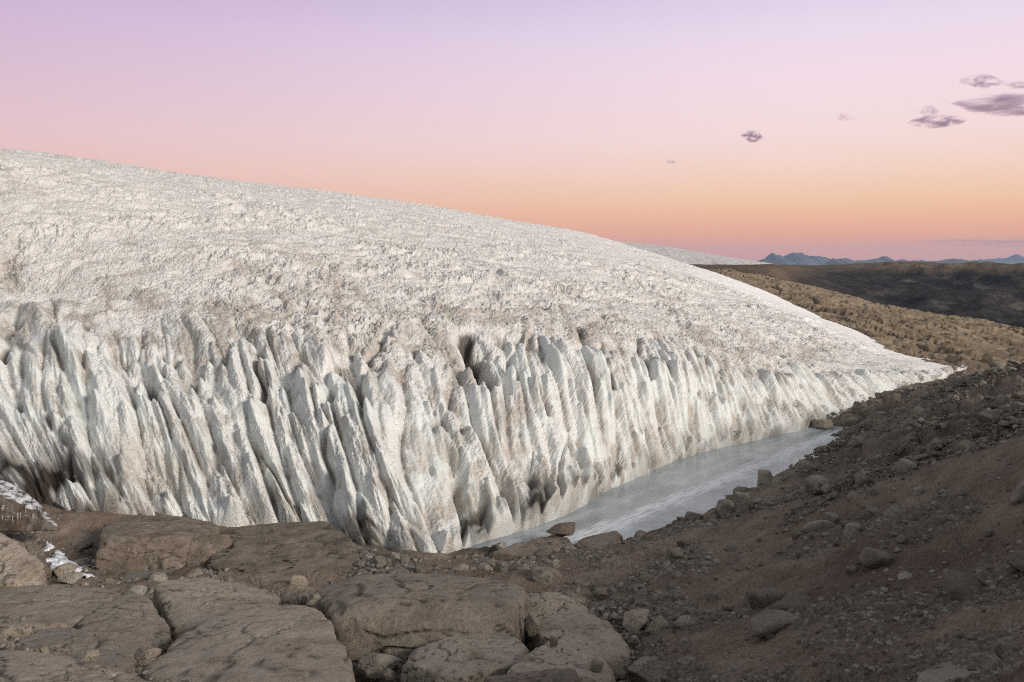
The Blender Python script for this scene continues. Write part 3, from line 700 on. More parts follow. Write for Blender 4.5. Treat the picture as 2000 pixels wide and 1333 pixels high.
slab("bedrock_slab", "wide low rounded slab at the left edge of the photo under the small stones",
     [(-80, 1180, 17), (40, 1142, 18), (150, 1142, 18.2), (225, 1154, 17.8), (238, 1165, 17), (145, 1216, 15), (60, 1228, 14.6), (-20, 1225, 14.6)], 5)
slab("bedrock_slab", "low hummocky slab just behind the loose pebbles at lower left",
     [(30, 1250, 13), (80, 1227, 13.8), (130, 1222, 14), (205, 1246, 13.2), (262, 1285, 12), (200, 1325, 11), (30, 1310, 11.3)], 6)
slab("bedrock_slab", "nearest rough slab filling the bottom left corner",
     [(-120, 1265, 10), (100, 1276, 10), (200, 1296, 9.6), (300, 1328, 9.1), (345, 1350, 8.7), (200, 1400, 7.8), (-120, 1400, 7.6)], 7, rough=.07)
slab("rock_outcrop", "square-faced brown outcrop with a vertical front wall at the glacier foot, above the pool",
     [(192, 1052, 22.6), (197, 1124, 22.4), (362, 1104, 22.8), (365, 1050, 23), (205, 1022, 25.0), (225, 1016, 25.4), (330, 1006, 26.0), (392, 1014, 25.8), (430, 1030, 25.0)], 8, BRN, bev=22)
slab("rock_outcrop", "small squarish brown block wedged between the two big outcrops",
     [(365, 1100, 22.9), (368, 1056, 23.1), (400, 1046, 23.5), (452, 1042, 24), (455, 1068, 23.8), (430, 1094, 23.2)], 9, BRN)
slab("rock_outcrop", "long humpbacked brown outcrop under the white ice flutes",
     [(455, 1030, 25.0), (500, 1024, 25.4), (560, 1020, 25.5), (640, 1016, 25.5), (668, 1034, 25), (690, 1070, 24.6), (735, 1092, 24), (400, 1110, 22.4), (480, 1122, 21.9), (560, 1124, 21.9), (640, 1124, 21.8), (720, 1118, 22)], 10, BRN, rough=.07)
slab("rock_outcrop", "pale brown sloping rock at the left edge under the icicle-hung ledge",
     [(-70, 1015, 21.6), (0, 1040, 21.5), (40, 1062, 21), (88, 1104, 20.4), (80, 1128, 20), (0, 1142, 19.8), (-70, 1140, 20)], 11, TAN)
slab("rock_outcrop", "small dark hump just right of the pale left-edge rock",
     [(50, 1062, 21.9), (75, 1062, 21.9), (90, 1085, 21.6), (90, 1105, 21.3), (55, 1100, 21.3)], 12, BRN, sub=5)
slab("bedrock_slab", "flat pale slab lying in front of the largest granite block",
     [(785, 1292, 13.2), (800, 1268, 13.6), (870, 1247, 14.1), (930, 1236, 14.4), (1000, 1238, 14.5), (1035, 1262, 14.1), (1028, 1292, 13.2), (900, 1325, 12.3), (830, 1312, 12.6)], 13, rough=.06)
slab("bedrock_slab", "ridged slab with an overhanging dark left side, bottom centre",
     [(1020, 1288, 13.1), (1080, 1248, 13.8), (1130, 1250, 13.8), (1182, 1288, 13.1), (1208, 1320, 12.3), (1100, 1350, 11.8), (985, 1315, 12.3)], 14, rough=.06)
slab("bedrock_slab", "long tan hump running down towards the flat gravel",
     [(1050, 1205, 15.9), (1130, 1190, 16.3), (1190, 1212, 15.6), (1232, 1262, 14.4), (1226, 1290, 13.6), (1140, 1290, 13.6), (1045, 1235, 15.2)], 15, rough=.06)
slab("bedrock_slab", "knobbly tan slab right behind the right end of the largest block",
     [(1020, 1160, 17.2), (1090, 1155, 17.6), (1150, 1185, 17), (1130, 1215, 15.8), (1030, 1215, 15.8)], 16, rough=.08)
slab("bedrock_slab", "brown slab cut off by the bottom edge, below the ridged slab",
     [(945, 1322, 11.6), (1120, 1303, 11.8), (1136, 1330, 11.4), (1130, 1370, 10.6), (950, 1370, 10.6)], 17, BRN)
slab("bedrock_slab", "nearest grey slab in the bottom right corner, out of focus",
     [(1815, 1300, 9.3), (1880, 1268, 9.8), (2060, 1240, 10.2), (2100, 1260, 10), (2100, 1400, 7.6), (1900, 1400, 7.6), (1780, 1345, 8.4)], 18, GREY, rough=.06)
slab("rock_outcrop", "low brown rock ledge at the near tip of the frozen pond",
     [(955, 1080, 23.4), (1000, 1063, 24), (1080, 1044, 24.6), (1112, 1050, 24.5), (1124, 1072, 23.8), (1050, 1086, 23.2)], 19, BRN, sub=5)
slab("boulder", "long flat-topped rock on the pond shore right of the perched stone",
     [(1122, 1066, 24.1), (1140, 1048, 24.8), (1205, 1034, 25.3), (1217, 1046, 25), (1212, 1062, 24.4), (1150, 1072, 23.9)], 20, BRN, sub=5)
boulder("angular reddish-brown stone perched on the ledge against the pale pond ice", 1065, 1021, 1128, 1052, 21, BRN, y=24.4, sink=0, deep=.6)
boulder("tall upright grey boulder standing alone in the pond ice", 1477, 917, 1513, 961, 22, y=30.4)
boulder("small dark boulder tucked against the upright one at the pond edge", 1508, 930, 1532, 962, 23)
boulder("cracked blocky grey boulder on the pond shore, left half of the pair", 1396, 970, 1440, 1013, 24)
boulder("blocky grey boulder on the pond shore, right half of the cracked pair", 1432, 960, 1474, 1008, 25)
boulder("low dark rock at the water's edge left of the cracked pair", 1338, 1000, 1378, 1022, 26)
boulder("rounded stone between the cracked pair and the upright boulder", 1468, 972, 1494, 992, 27)
boulder("largest grey boulder halfway up the brown right-hand slope", 1636, 1014, 1698, 1072, 28, tilt=-14)
boulder("round grey boulder up-left of the largest slope boulder", 1606, 998, 1640, 1030, 29)
boulder("pale oval stone at the right foot of the largest slope boulder", 1701, 1022, 1722, 1040, 30, sub=4)
boulder("second pale stone at the right foot of the largest slope boulder, lower", 1706, 1036, 1722, 1051, 31, sub=4)
boulder("round light grey boulder alone low on the right slope", 1755, 1118, 1786, 1150, 32)
boulder("pale roundish stone near the right edge beside a flat slab", 1895, 1134, 1918, 1157, 33, sub=4)
boulder("flat buried grey slab stone on the lower right slope", 1838, 1152, 1885, 1180, 34, deep=1.2)
boulder("low oval stone right of the buried slab stone", 1900, 1182, 1932, 1198, 35, sub=4)
boulder("cream angular boulder on the sandy ground, mid right", 1552, 1178, 1600, 1214, 36)
boulder("small rounded stone leaning on the cream angular boulder", 1597, 1194, 1622, 1214, 37, sub=4)
boulder("small pale pointed stone by the red-brown mound", 1382, 1156, 1406, 1184, 38, sub=4)
boulder("flat brown rock on top of the red-brown mound", 1443, 1118, 1490, 1142, 39, deep=1.2, mat=BRN)
boulder("squat dark grey boulder right of the two tan blocks", 1308, 1203, 1362, 1240, 40)
boulder("pyramid-shaped pink-grey stone on the pale gravel", 1574, 1234, 1610, 1268, 41)
boulder("grey wedge-shaped stone right of the pink-grey pyramid stone", 1668, 1240, 1713, 1270, 42)
boulder("tan block with a dark hollow underneath, largest of the split pair", 1198, 1194, 1272, 1242, 43, TAN, sub=5)
boulder("smaller half of the split tan block", 1262, 1204, 1312, 1240, 44, TAN)
boulder("big light grey boulder cut by the right edge of the photo", 1976, 932, 2040, 1004, 45)
boulder("flat tilted stone high on the right slope", 1784, 950, 1812, 972, 46, tilt=25, sub=4)
boulder("wide grey boulder behind the largest foreground block", 1030, 1104, 1104, 1144, 47)
boulder("small pointed stone standing on the wide grey boulder", 1075, 1091, 1094, 1110, 48, y=19.9, sink=0, sub=4)
boulder("tan stone leftmost in the row behind the largest block", 880, 1099, 920, 1128, 49, TAN, sub=4)
boulder("wide pale stone in the row behind the largest block", 930, 1100, 966, 1124, 50, sub=4)
boulder("squarish stone at the right end of the row behind the largest block", 966, 1096, 992, 1122, 51, sub=4)
boulder("little stone between the tan and the wide pale one in the row", 914, 1106, 932, 1124, 52, sub=4)
boulder("small stone on the gravel right of the row, before the ledge", 1008, 1102, 1034, 1122, 53, sub=4)
boulder("round pale stone on the near pond shore left of the ledge", 968, 1058, 992, 1080, 54, y=23.7, sub=4)
boulder("cream stone balanced at the top of the deep black crack", 598, 1156, 632, 1181, 55, y=15.2, sink=0, sub=5)
boulder("dull stone beside the cream one at the head of the crack", 578, 1158, 606, 1182, 56, TAN, y=15.5, sink=0, sub=4)
boulder("small tan boulder in the brown soil patch behind the crack", 562, 1120, 602, 1154, 57, TAN, sub=4)
boulder("rounded boulder left of the pool, upper of two", 98, 1101, 146, 1130, 58, TAN)
boulder("squarish boulder left of the pool, lower of two", 110, 1118, 160, 1146, 59)
boulder("dark smooth stone left of the two boulders by the pool", 60, 1104, 102, 1128, 60, BRN, sub=4)
boulder("flat-topped pale stone at the near edge of the meltwater pool", 284, 1119, 332, 1146, 61, sub=5)
boulder("angular grey stone in the gap under the pool", 246, 1144, 286, 1168, 62, sub=4)
boulder("tan angular stone at the left edge above the wide slab", 14, 1118, 40, 1142, 63, TAN, sub=4)
boulder("dark red-brown stones lump between the pool and wide slab", 196, 1130, 226, 1146, 64, BRN, sub=4)
boulder("light pebble-like stone at the far left bottom edge", -8, 1244, 14, 1272, 65, sub=4)
boulder("small grey stone second from the left in the pebble cluster", 12, 1253, 31, 1276, 66, sub=4)
boulder("cream stone at the right end of the left pebble cluster", 76, 1263, 98, 1284, 67, TAN, sub=4)
boulder("dark grey rounded stone at the left edge below the pebble cluster", -10, 1278, 26, 1304, 68, y=9.7, sub=4)
boulder("dark oval stone lying on the nearest bottom left slab", 202, 1310, 230, 1326, 69, y=9.2, sub=4)
boulder("flat grey boulder in front of the crack's lower end", 696, 1276, 794, 1316, 70, deep=.6)
boulder("pale rounded pebble under the flat grey boulder", 744, 1306, 774, 1325, 71, sub=4)
boulder("small upright dark stone beside the largest block's right end", 1020, 1196, 1058, 1238, 72, TAN, y=15.0)
boulder("dark little stone resting on the ridged slab", 1073, 1246, 1092, 1262, 73, BRN, y=13.4, sub=4)
boulder("rounded stone at the foot of the ridged slab", 1152, 1288, 1180, 1312, 74, y=12.4, sub=4)
boulder("large light grey boulder at the bottom, right of the ridged slab", 1220, 1284, 1304, 1340, 75)
boulder("blunt grey boulder sitting on the bottom right slab", 1890, 1276, 1966, 1334, 76, y=8.9)
boulder("oval grey stone on the bottom right slab, further back", 1956, 1256, 2000, 1284, 77, y=9.4, sub=4)
boulder("half-buried grey rock at the lower right, behind the corner slab", 1722, 1286, 1760, 1312, 78)
boulder("small pointed stone left of the half-buried rock", 1652, 1302, 1684, 1322, 79, sub=4)
boulder("dark low rock in the pale gravel, bottom centre right", 980, 1140, 1012, 1158, 80, BRN, sub=4)
boulder("dark rounded rock lying alone on the flat gravel", 1154, 1152, 1190, 1170, 81, BRN, sub=4)
boulder("tan flat rock at the far end of the pond, below the ice tip", 1588, 818, 1628, 842, 82, TAN, deep=.8)
boulder("angular tan block just beyond the right end of the largest granite block", 1046, 1156, 1092, 1184, 84, TAN)
boulder("cracked tan lump behind the long tan hump", 1104, 1166, 1146, 1192, 85, TAN)
boulder("small tan wedge beside the long hump's right flank", 1222, 1240, 1252, 1262, 86, TAN, sub=4)
boulder("flattish tan stone between the flat pale slab and the ridged slab", 1036, 1268, 1066, 1290, 87, TAN, sub=4)
boulder("broken tan chunk in front of the flat pale slab", 872, 1300, 924, 1334, 88, TAN)
boulder("small tan stone at the bottom edge left of the brown slab", 812, 1316, 846, 1338, 89, TAN, sub=4)
boulder("blocky tan stone filling the gap below the pyramid-like slab", 262, 1262, 312, 1296, 90, TAN)
boulder("low tan stone on the joint behind the nearest bottom left slab", 160, 1266, 200, 1290, 91, TAN, sub=4)
boulder("grey angular stone in the rubble right of the bottom grey boulder", 1322, 1282, 1362, 1308, 92)
boulder("pale angular stone half buried at bottom, right of centre", 1420, 1296, 1462, 1322, 93)
boulder("grey dark overhanging slab high at the right edge", 1955, 780, 2030, 815, 83, y=24.5)

# ------------------------------------------------------------------ scattered stones and gravel
def scatter():
    rng = np.random.default_rng(77); var = []
    for k in range(12):
        r2 = np.random.default_rng(500 + k)
        co, f = rock_from_planes(np.zeros(3), random_planes(r2, k=9), np.ones(3), 3, 500 + k, .05, 18)
        co = co * np.array([1, r2.uniform(.65, .95), r2.uniform(.5, .75)]); co -= [0, 0, co[:, 2].min()]
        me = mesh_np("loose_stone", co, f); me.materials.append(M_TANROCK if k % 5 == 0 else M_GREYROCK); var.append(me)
    pts = []
    n = 0
    while n < 26000:
        px = rng.uniform(-40, 2060, 4000); py = rng.uniform(760, 1345, 4000)
        t = rng.uniform(0, 1, 4000)
        # invert the sight line by sampling depth: uniform over the image as seen
        y = np.exp(rng.uniform(math.log(7.5), math.log(47), 4000)); x = (px - 1000) / F * y
        z = base_z(x, y); sy = HORIZ + (EYE - z) / y * F
        dens = np.clip(.22 + 1.35 * fbm2(x * .35, y * .35, 4, .6, 21), .03, 1.2)
        dens *= np.clip((y / 30) ** 1.3, .12, 1)
        tan, rock, _ = masks(x, y); dens *= 1 - .6 * rock
        ok = (z > .03) & (rng.uniform(0, 1, 4000) < dens) & (sy < 1360)
        # keep off the glacier: its foot line
        fy = np.interp(px, [-100, 0, 180, 450, 700, 850, 1020, 1110, 1260, 1440, 1600, 1780, 1890, 2100], [27.5, 27.5, 26.5, 25.6, 23.9, 22.8, 25.6, 27.6, 33, 38, 43, 48, 52, 47])
        ok &= (y < fy) & (px < 2040)
        for a, b_, c in zip(x[ok], y[ok], sy[ok]): pts.append((a, b_, c))
        n = len(pts)
    pts = np.array(pts[:26000]); x, y, sy = pts.T
    size = np.minimum(rng.lognormal(math.log(.036), .62, len(x)), np.interp(y, [8, 14, 24, 45], [.05, .1, .26, .4]))
    size *= np.where((x / y * F + 1000 < 760) & (y < 17), .6, 1)
    px_ = 1000 + F * x / y; cand = np.where((px_ > 1330) & (y > 12) & (rng.uniform(0, 1, len(x)) < .5))[0][:34]
    size[cand] = rng.uniform(.2, .42, len(cand))
    cand = np.where((px_ > 1000) & (px_ < 1400) & (y > 14) & (y < 24))[0][:14]; size[cand] = rng.uniform(.12, .24, len(cand))
    z = ground_mid(x, y)
    order = np.argsort(-size / y); K = 215
    regions = {
     'slope': ("one of many grey-brown stones strewn over the dark right-hand slope", "loose stones on the right-hand slope"),
     'shore': ("one of the small rocks scattered close to the frozen pond's shore", "loose stones near the pond shore"),
     'flat': ("one of the small stones lying on the flat gravel beyond the foreground slabs", "loose stones on the flat gravel"),
     'left': ("one of the small stones between the foreground slabs and the ice cliff", "loose stones between slabs and ice cliff")}
    LM = [(1667,1043,"the largest slope boulder"),(1495,938,"the upright boulder in the pond ice"),(1435,990,"the cracked shore pair"),(1770,1134,"the round pale slope boulder"),
      (1576,1196,"the cream angular boulder"),(1465,1130,"the flat brown rock on the mound"),(1335,1222,"the squat dark grey boulder"),(1592,1251,"the pink-grey pyramid stone"),
      (1235,1218,"the split tan block"),(1995,968,"the boulder cut by the right edge"),(1067,1124,"the wide grey boulder"),(830,1200,"the largest granite block"),
      (1096,1036,"the perched reddish stone"),(1170,1050,"the flat-topped shore rock"),(1172,1161,"the lone dark rounded rock"),(290,1070,"the square-faced outcrop"),
      (580,1075,"the humpbacked outcrop"),(420,1190,"the wedge-shaped block"),(120,1185,"the wide left slab"),(245,1210,"the pyramid-like slab"),(500,1260,"the broad sloping slab"),
      (1262,1312,"the light grey bottom boulder"),(1100,1300,"the ridged slab"),(1860,1166,"the buried slab stone"),(1905,1300,"the blunt corner boulder"),(1000,1065,"the ledge at the pond tip"),
      (308,1132,"the flat-topped pool stone"),(1607,830,"the flat tan rock at the pond's end"),(1798,960,"the flat tilted slope stone"),(130,1120,"the twin boulders by the pool"),
      (905,1112,"the row of stones behind the granite block"),(1690,1255,"the grey wedge-shaped stone"),(1740,1300,"the half-buried rock"),(1990,798,"the overhanging slab at right")]
    near_ = {}
    for i in order[:K]:
        sx_ = 1000 + F * x[i] / y[i]; sy_ = HORIZ + (EYE - z[i]) / y[i] * F
        d_ = [math.hypot(sx_ - a, sy_ - b) for a, b, _ in LM]; k_ = int(np.argmin(d_)); dx_, dy_ = sx_ - LM[k_][0], sy_ - LM[k_][1]
        rel = ("right of" if dx_ > 0 else "left of") if abs(dx_) > 1.3 * abs(dy_) else ("below" if dy_ > 0 else "above")
        near_.setdefault((k_, rel), []).append((d_[k_], i))
    own = {}
    for (k_, rel), v_ in near_.items():
        for r_, (dd_, i) in enumerate(sorted(v_)[:5]):
            own[i] = (["closest", "second closest", "third closest", "fourth closest", "fifth closest"][r_], rel, LM[k_][2])
    for i in order[:K]:
        me = var[rng.integers(12)]
        o = bpy.data.objects.new("loose_stone", me); scene.collection.objects.link(o)
        s = size[i]; o.scale = (s * rng.uniform(.85, 1.25), s, s * rng.uniform(.7, 1.1)); o.rotation_euler = (rng.uniform(-.3, .3), rng.uniform(-.3, .3), rng.uniform(0, 6.28))
        o.location = (x[i], y[i], z[i] - .32 * s)
        px = 1000 + F * x[i] / y[i]
        reg = 'shore' if (y[i] > 22.5 and 900 < px < 1650 and z[i] < 1.0) else 'slope' if px > 1420 else 'flat' if px > 760 else 'left'
        lab = regions[reg][0]
        if i in own:
            sz_ = size[i] * 1700 / y[i]; sz_ = "small" if sz_ < 9 else "fair-sized" if sz_ < 16 else "big"
            lab = f"{sz_} {'tan' if me.materials[0] == M_TANROCK else 'grey'} loose stone, {own[i][0]} {own[i][1]} {own[i][2]}"
        tag(o, lab, "stone", regions[reg][1])
    rest = order[K:]
    V, Fc = [], []; base = 0; tv, tf = ICO[1]; tmpl = []
    for k in range(16):
        r2 = np.random.default_rng(900 + k); v = tv * (1 + .28 * n3(tv * 1.1, 900 + k))[:, None]
        for n_, h in random_planes(r2)[:9]:
            dd = v @ n_; v = v - np.clip(dd - h * .85, 0, None)[:, None] * n_
        tmpl.append(v * [1, .8, .62])
    for i in rest:
        t = rng.uniform(0, 6.28); c, s_ = math.cos(t), math.sin(t); v = tmpl[rng.integers(16)] * size[i]
        V.append(np.stack([v[:, 0] * c - v[:, 1] * s_ + x[i], v[:, 0] * s_ + v[:, 1] * c + y[i], v[:, 2] + z[i] + .12 * size[i]], 1))
        Fc.append(tf + base); base += len(tv)
    me = mesh_np("gravel", np.concatenate(V), np.concatenate(Fc), smooth=False)
    m, T, b = material("gravel_stone")
    g = T.new('ShaderNodeNewGeometry'); rp = g.outputs['Random Per Island']
    c = T.ramp(rp, [(0, (.1, .08, .062)), (.4, (.17, .145, .12)), (.75, (.24, .215, .185)), (1, (.34, .31, .275))])
    c = T.mix(T.mrange(T.noise(g.outputs['Position'], 30, 3, .7), .3, .7, 0, .5), c, (.08, .065, .05, 1))
    T.link(c, b.inputs['Base Color']); b.inputs['Roughness'].default_value = .92; b.inputs['Specular IOR Level'].default_value = .2
    o = link("gravel", me, mat=m); tag(o, "fine gravel and pebbles covering the moraine", "gravel", kind="stuff")
scatter()

# ------------------------------------------------------------------ icy ledge and frozen stream at left
def icy_left():
    m, T, b = material("iced_dark_rock")
    g = T.new('ShaderNodeNewGeometry'); sp = T.new('ShaderNodeSeparateXYZ'); T.link(g.outputs['Normal'], sp.inputs[0])
    o_ = g.outputs['Position']
    n = T.noise(T.mapping(o_, (4, 4, .7)), 1.0, 5, .7); n1 = T.noise(o_, 3, 5, .7)
    c = T.ramp(n1, [(.3, (.03, .02, .014)), (.7, (.11, .075, .05))])
    c = T.mix(T.mrange(n, .5, .66, 0, .35), c, (.3, .29, .28, 1))
    c = T.mix(T.math('MULTIPLY', T.mrange(sp.outputs[2], .72, .93), T.mrange(n1, .42, .55)), c, (.6, .61, .64, 1))
    T.link(c, b.inputs['Base Color']); b.inputs['Roughness'].default_value = .5; bump(T, b, n, .06, .8)
    led = slab("icy_ledge", "dark rock ledge at the left edge, crusted white on top and hung with icicles",
         [(-120, 932, 24.6), (0, 934, 24.6), (45, 958, 24.2), (90, 992, 24), (-120, 962, 23.7), (0, 966, 23.7), (40, 985, 23.6), (85, 1010, 23.5), (122, 1030, 23.5), (-120, 1036, 23.3), (0, 1034, 23.3), (60, 1036, 23.3), (115, 1038, 23.4)], 31, m, "rock ledge", rough=.03, drop=0.0)
    mi, T, b = material("icicle_ice"); b.inputs['Base Color'].default_value = (.32, .32, .31, 1); b.inputs['Roughness'].default_value = .25
    rng = np.random.default_rng(3); bm = bmesh.new()
    for k in range(34):
        px = rng.uniform(-100, 98); y = 23.1 + rng.uniform(-.15, .4) + max(0, px) / 250
        top = pix(px, rng.uniform(985, 1015) if px < 90 else rng.uniform(1010, 1025), y - .12); L = rng.uniform(.06, .26); r = rng.uniform(.012, .035)
        ring = [bm.verts.new(top + np.array([math.cos(a) * r, math.sin(a) * r, 0])) for a in np.linspace(0, 2 * math.pi, 7)[:-1]]
        mid = [bm.verts.new(top + np.array([math.cos(a) * r * .6, math.sin(a) * r * .6, -L * .5])) for a in np.linspace(0, 2 * math.pi, 7)[:-1]]
        tip = bm.verts.new(top + np.array([0, 0, -L]))
        for i in range(6):
            bm.faces.new((ring[i], ring[(i + 1) % 6], mid[(i + 1) % 6], mid[i])); bm.faces.new((mid[i], mid[(i + 1) % 6], tip))
        bm.faces.new(ring)
    bmesh.ops.translate(bm, verts=bm.verts, vec=-led.location)
    bmesh.ops.recalc_face_normals(bm, faces=bm.faces); me = bpy.data.meshes.new("icicles"); bm.to_mesh(me); bm.free()
    ic = link("icicles", me, led, mi); ic['kind'] = "stuff"
    # frozen trickle running down to the pool
    ms, T, b = material("rime_ice"); g = T.new('ShaderNodeNewGeometry').outputs['Position']; n = T.noise(g, 5, 5, .7)
    T.link(T.ramp(n, [(.35, (.22, .22, .23)), (.5, (.6, .62, .66)), (.7, (.8, .82, .86))]), b.inputs['Base Color']); b.inputs['Roughness'].default_value = .45
    bump(T, b, n, .05, .8)
    path = [pix(92, 1030, 24.3), pix(108, 1050, 23.6), pix(118, 1072, 22.9), pix(128, 1090, 22.3), pix(150, 1108, 21.9), pix(170, 1116, 21.7)]
    path = np.array(path); t = np.linspace(0, 5, 90); cx = np.interp(t, range(6), path[:, 0]); cy = np.interp(t, range(6), path[:, 1])
    wv = np.interp(t, range(6), [.12, .3, .55, .6, .45, .1]); s = np.linspace(-1, 1, 50)
    X = cx[:, None] + s[None] * (wv[:, None] + .12 * n2(t * 2, t * 0, 3)[:, None]); Y = cy[:, None] + 0 * X
    Z = np.maximum(ground_mid(X, Y), 0) + .1 * (1 - s[None] ** 2) - .03 + .05 * ridge2(X * 3, Y * 3, 4) + .02 * n2(X * 9, Y * 9, 5) - .3 * sst(.0, .35, n2(X * 2.6, Y * 2.2, 6) + .25 * n2(X * 8, Y * 8, 7))
    o = link("frozen_stream", grid_mesh("frozen_stream", np.stack([X, Y, Z], -1)), mat=ms)
    tag(o, "white frozen trickle spilling between the dark rocks at left", "frozen stream", kind="structure")
icy_left()

# ------------------------------------------------------------------ hills, far glacier lobe, mountains
def far():
    # dark plateau
    A = np.radians(np.linspace(-50, 60, 1000)); R = np.exp(np.linspace(math.log(205), math.log(9000), 330))
    AA, RR = np.meshgrid(A, R, indexing='ij'); X = RR * np.sin(AA); Y = RR * np.cos(AA)
    px = 1000 + F * np.tan(AA)
    prof = np.interp(np.log(RR), np.log([205, 300, 450, 650, 850, 1150, 1500, 2200, 4000, 9000]), [-42, -30, -17, -6.5, -.5, 4.2, 3.5, -12, -50, -90])
    profB = np.interp(np.log(RR), np.log([205, 300, 600, 750, 1150, 1500, 2200, 4000, 9000]), [4.6, 6.2, 6.9, 4.5, 5.5, 4.5, -12, -50, -90])
    prof = profB + (prof - profB) * sst(1500, 1740, px)
    prof = prof - 8 * sst(1750, 2100, px) * sst(600, 1200, RR)
    z = prof + (1.5 + 10 * sst(1560, 1760, px)) * fbm2(X * .0035, Y * .0035, 4, .5, 80) * sst(260, 600, RR) * (1 - .5 * sst(800, 1300, RR)) + (.3 + 3.5 * sst(1560, 1760, px)) * ridge2(X * .03, Y * .03, 82) * (1 - sst(700, 1500, RR))
    z += 1.1 * fbm2(X * .012, Y * .012, 4, .6, 86) * sst(400, 700, RR) * (1 - sst(1500, 2500, RR))
    z += (.2 + .9 * sst(1560, 1760, px)) * ridge2(X * .08, Y * .08, 83) * (1 - sst(500, 1500, RR))
    m, T, b = material("dark_plateau"); g = T.new('ShaderNodeNewGeometry').outputs['Position']
    n1 = T.noise(g, .008, 6, .65); nf = T.noise(g, .06, 6, .75)
    sp = T.new('ShaderNodeSeparateXYZ'); T.link(g, sp.inputs[0])
    c = T.ramp(nf, [(.38, (.012, .011, .011)), (.55, (.035, .032, .03)), (.7, (.1, .085, .07))])
    c2 = T.ramp(nf, [(.35, (.07, .05, .034)), (.6, (.15, .11, .075)), (.75, (.24, .19, .13))])
    c = T.mix(T.mrange(T.math('ADD', sp.outputs[2], T.math('MULTIPLY', n1, 7)), 4, 9), c, c2)
    T.link(c, b.inputs['Base Color']); b.inputs['Roughness'].default_value = .95; b.inputs['Specular IOR Level'].default_value = .1
    bump(T, b, nf, 4, .8)
    tag(link("hills", grid_mesh("hills", np.stack([X, Y, z], -1)), mat=m), "dark rocky plateau rolling away behind the tan bedrock", "hills", kind="structure")
    # far lobe of the ice cap
    U = np.linspace(950, 1560, 300); Tt = np.linspace(0, 1.6, 80)
    top = np.interp(U, [950, 1195, 1300, 1400, 1470, 1540, 1560], [425, 470, 482, 499, 510, 520, 523]); bot = np.interp(U, [950, 1350, 1420, 1500, 1530, 1560], [535, 525, 519, 522.5, 522, 524])
    yb = np.interp(U, [950, 1400, 1560], [640, 660, 700]); yt = yb + np.interp(U, [950, 1200, 1560], [350, 350, 150])
    X = np.zeros((300, 80)); Y = X.copy(); Z = X.copy()
    for i in range(300):
        y = yb[i] + (yt[i] - yb[i]) * Tt; ke = -(top[i] - HORIZ) / F; zb = EYE - (bot[i] - HORIZ) / F * yb[i]
        c = (EYE + ke * yb[i] - zb) / (yt[i] - yb[i]) ** 2
        Y[i] = y; X[i] = (U[i] - 1000) / F * y; Z[i] = EYE + ke * y - c * (yt[i] - y) ** 2
    Z += .35 * n2(X * .1, Y * .1, 85) - 0 * Z
    Z[:, 0] -= 8
    m, T, b = material("far_ice"); g = T.new('ShaderNodeNewGeometry').outputs['Position']
    n = T.noise(T.mapping(g, (.5, .12, 1), (0, 0, .5)), .6, 5, .7)
    T.link(T.ramp(n, [(.35, (.3, .27, .24)), (.5, (.52, .5, .48)), (.7, (.72, .71, .7))]), b.inputs['Base Color']); b.inputs['Roughness'].default_value = .9
    bump(T, b, n, .5, .6)
    tag(link("far_glacier_lobe", grid_mesh("far_glacier_lobe", np.stack([X, Y, Z], -1)), mat=m), "distant grey-white tongue of ice behind the main dome", "glacier", kind="structure")
    # mountain ranges
    m, T, b = material("mountain_rock"); g = T.new('ShaderNodeNewGeometry').outputs['Position']
    T.link(T.ramp(T.noise(g, .004, 6, .7), [(.3, (.07, .075, .085)), (.7, (.14, .14, .15))]), b.inputs['Base Color']); b.inputs['Roughness'].default_value = .95
    def rng_(label, prof, yd, depth, seed, amp):
        prof = np.array(prof, float); U = np.linspace(prof[0, 0], prof[-1, 0], 500); T_ = np.linspace(-1, 1, 60)
        top = np.interp(U, prof[:, 0], prof[:, 1]) - amp * 2.5 * (np.abs(n2(U * .06, U * 0, seed)) - .3) - amp * 1.3 * np.abs(n2(U * .19, U * 0, seed + 1))
        hz = (HORIZ - top + 2.5) / F * yd + EYE
        X = (U[:, None] - 1000) / F * yd + 0 * T_[None]; Y = yd + depth * T_[None] + 0 * X
        fall = 1 - np.abs(T_[None]) ** 1.1
        Z = -90 + (hz[:, None] + 90) * fall + 25 * n2(X * .004, Y * .004, seed + 2) * fall * (1 - fall) * 4
        tag(link("mountains", grid_mesh("mountains", np.stack([X, Y, Z], -1)), mat=m), label, "mountains", kind="structure")
    rng_("jagged blue mountains rising directly behind the far ice tongue",
         [(1440, 522), (1480, 514), (1497, 507), (1508, 500), (1530, 506), (1545, 499), (1560, 497), (1580, 503), (1604, 504), (1625, 509), (1650, 514), (1690, 520)], 7200, 700, 1, 2.6)
    rng_("lower dark blue hills with a flat-topped summit, mid distance",
         [(1600, 524), (1630, 512), (1652, 508), (1665, 513), (1700, 509), (1732, 504), (1745, 511), (1790, 511), (1830, 512), (1862, 508), (1890, 513), (1915, 513), (1930, 518), (2000, 520), (2100, 518), (2300, 525)], 5200, 600, 2, 1.6)
    rng_("palest mountain range with a single peak at the right edge",
         [(1880, 520), (1905, 511), (1930, 509), (1960, 508), (1975, 504), (1985, 500), (1995, 503), (2030, 509), (2100, 505), (2250, 520)], 8900, 500, 3, 1.7)
far()

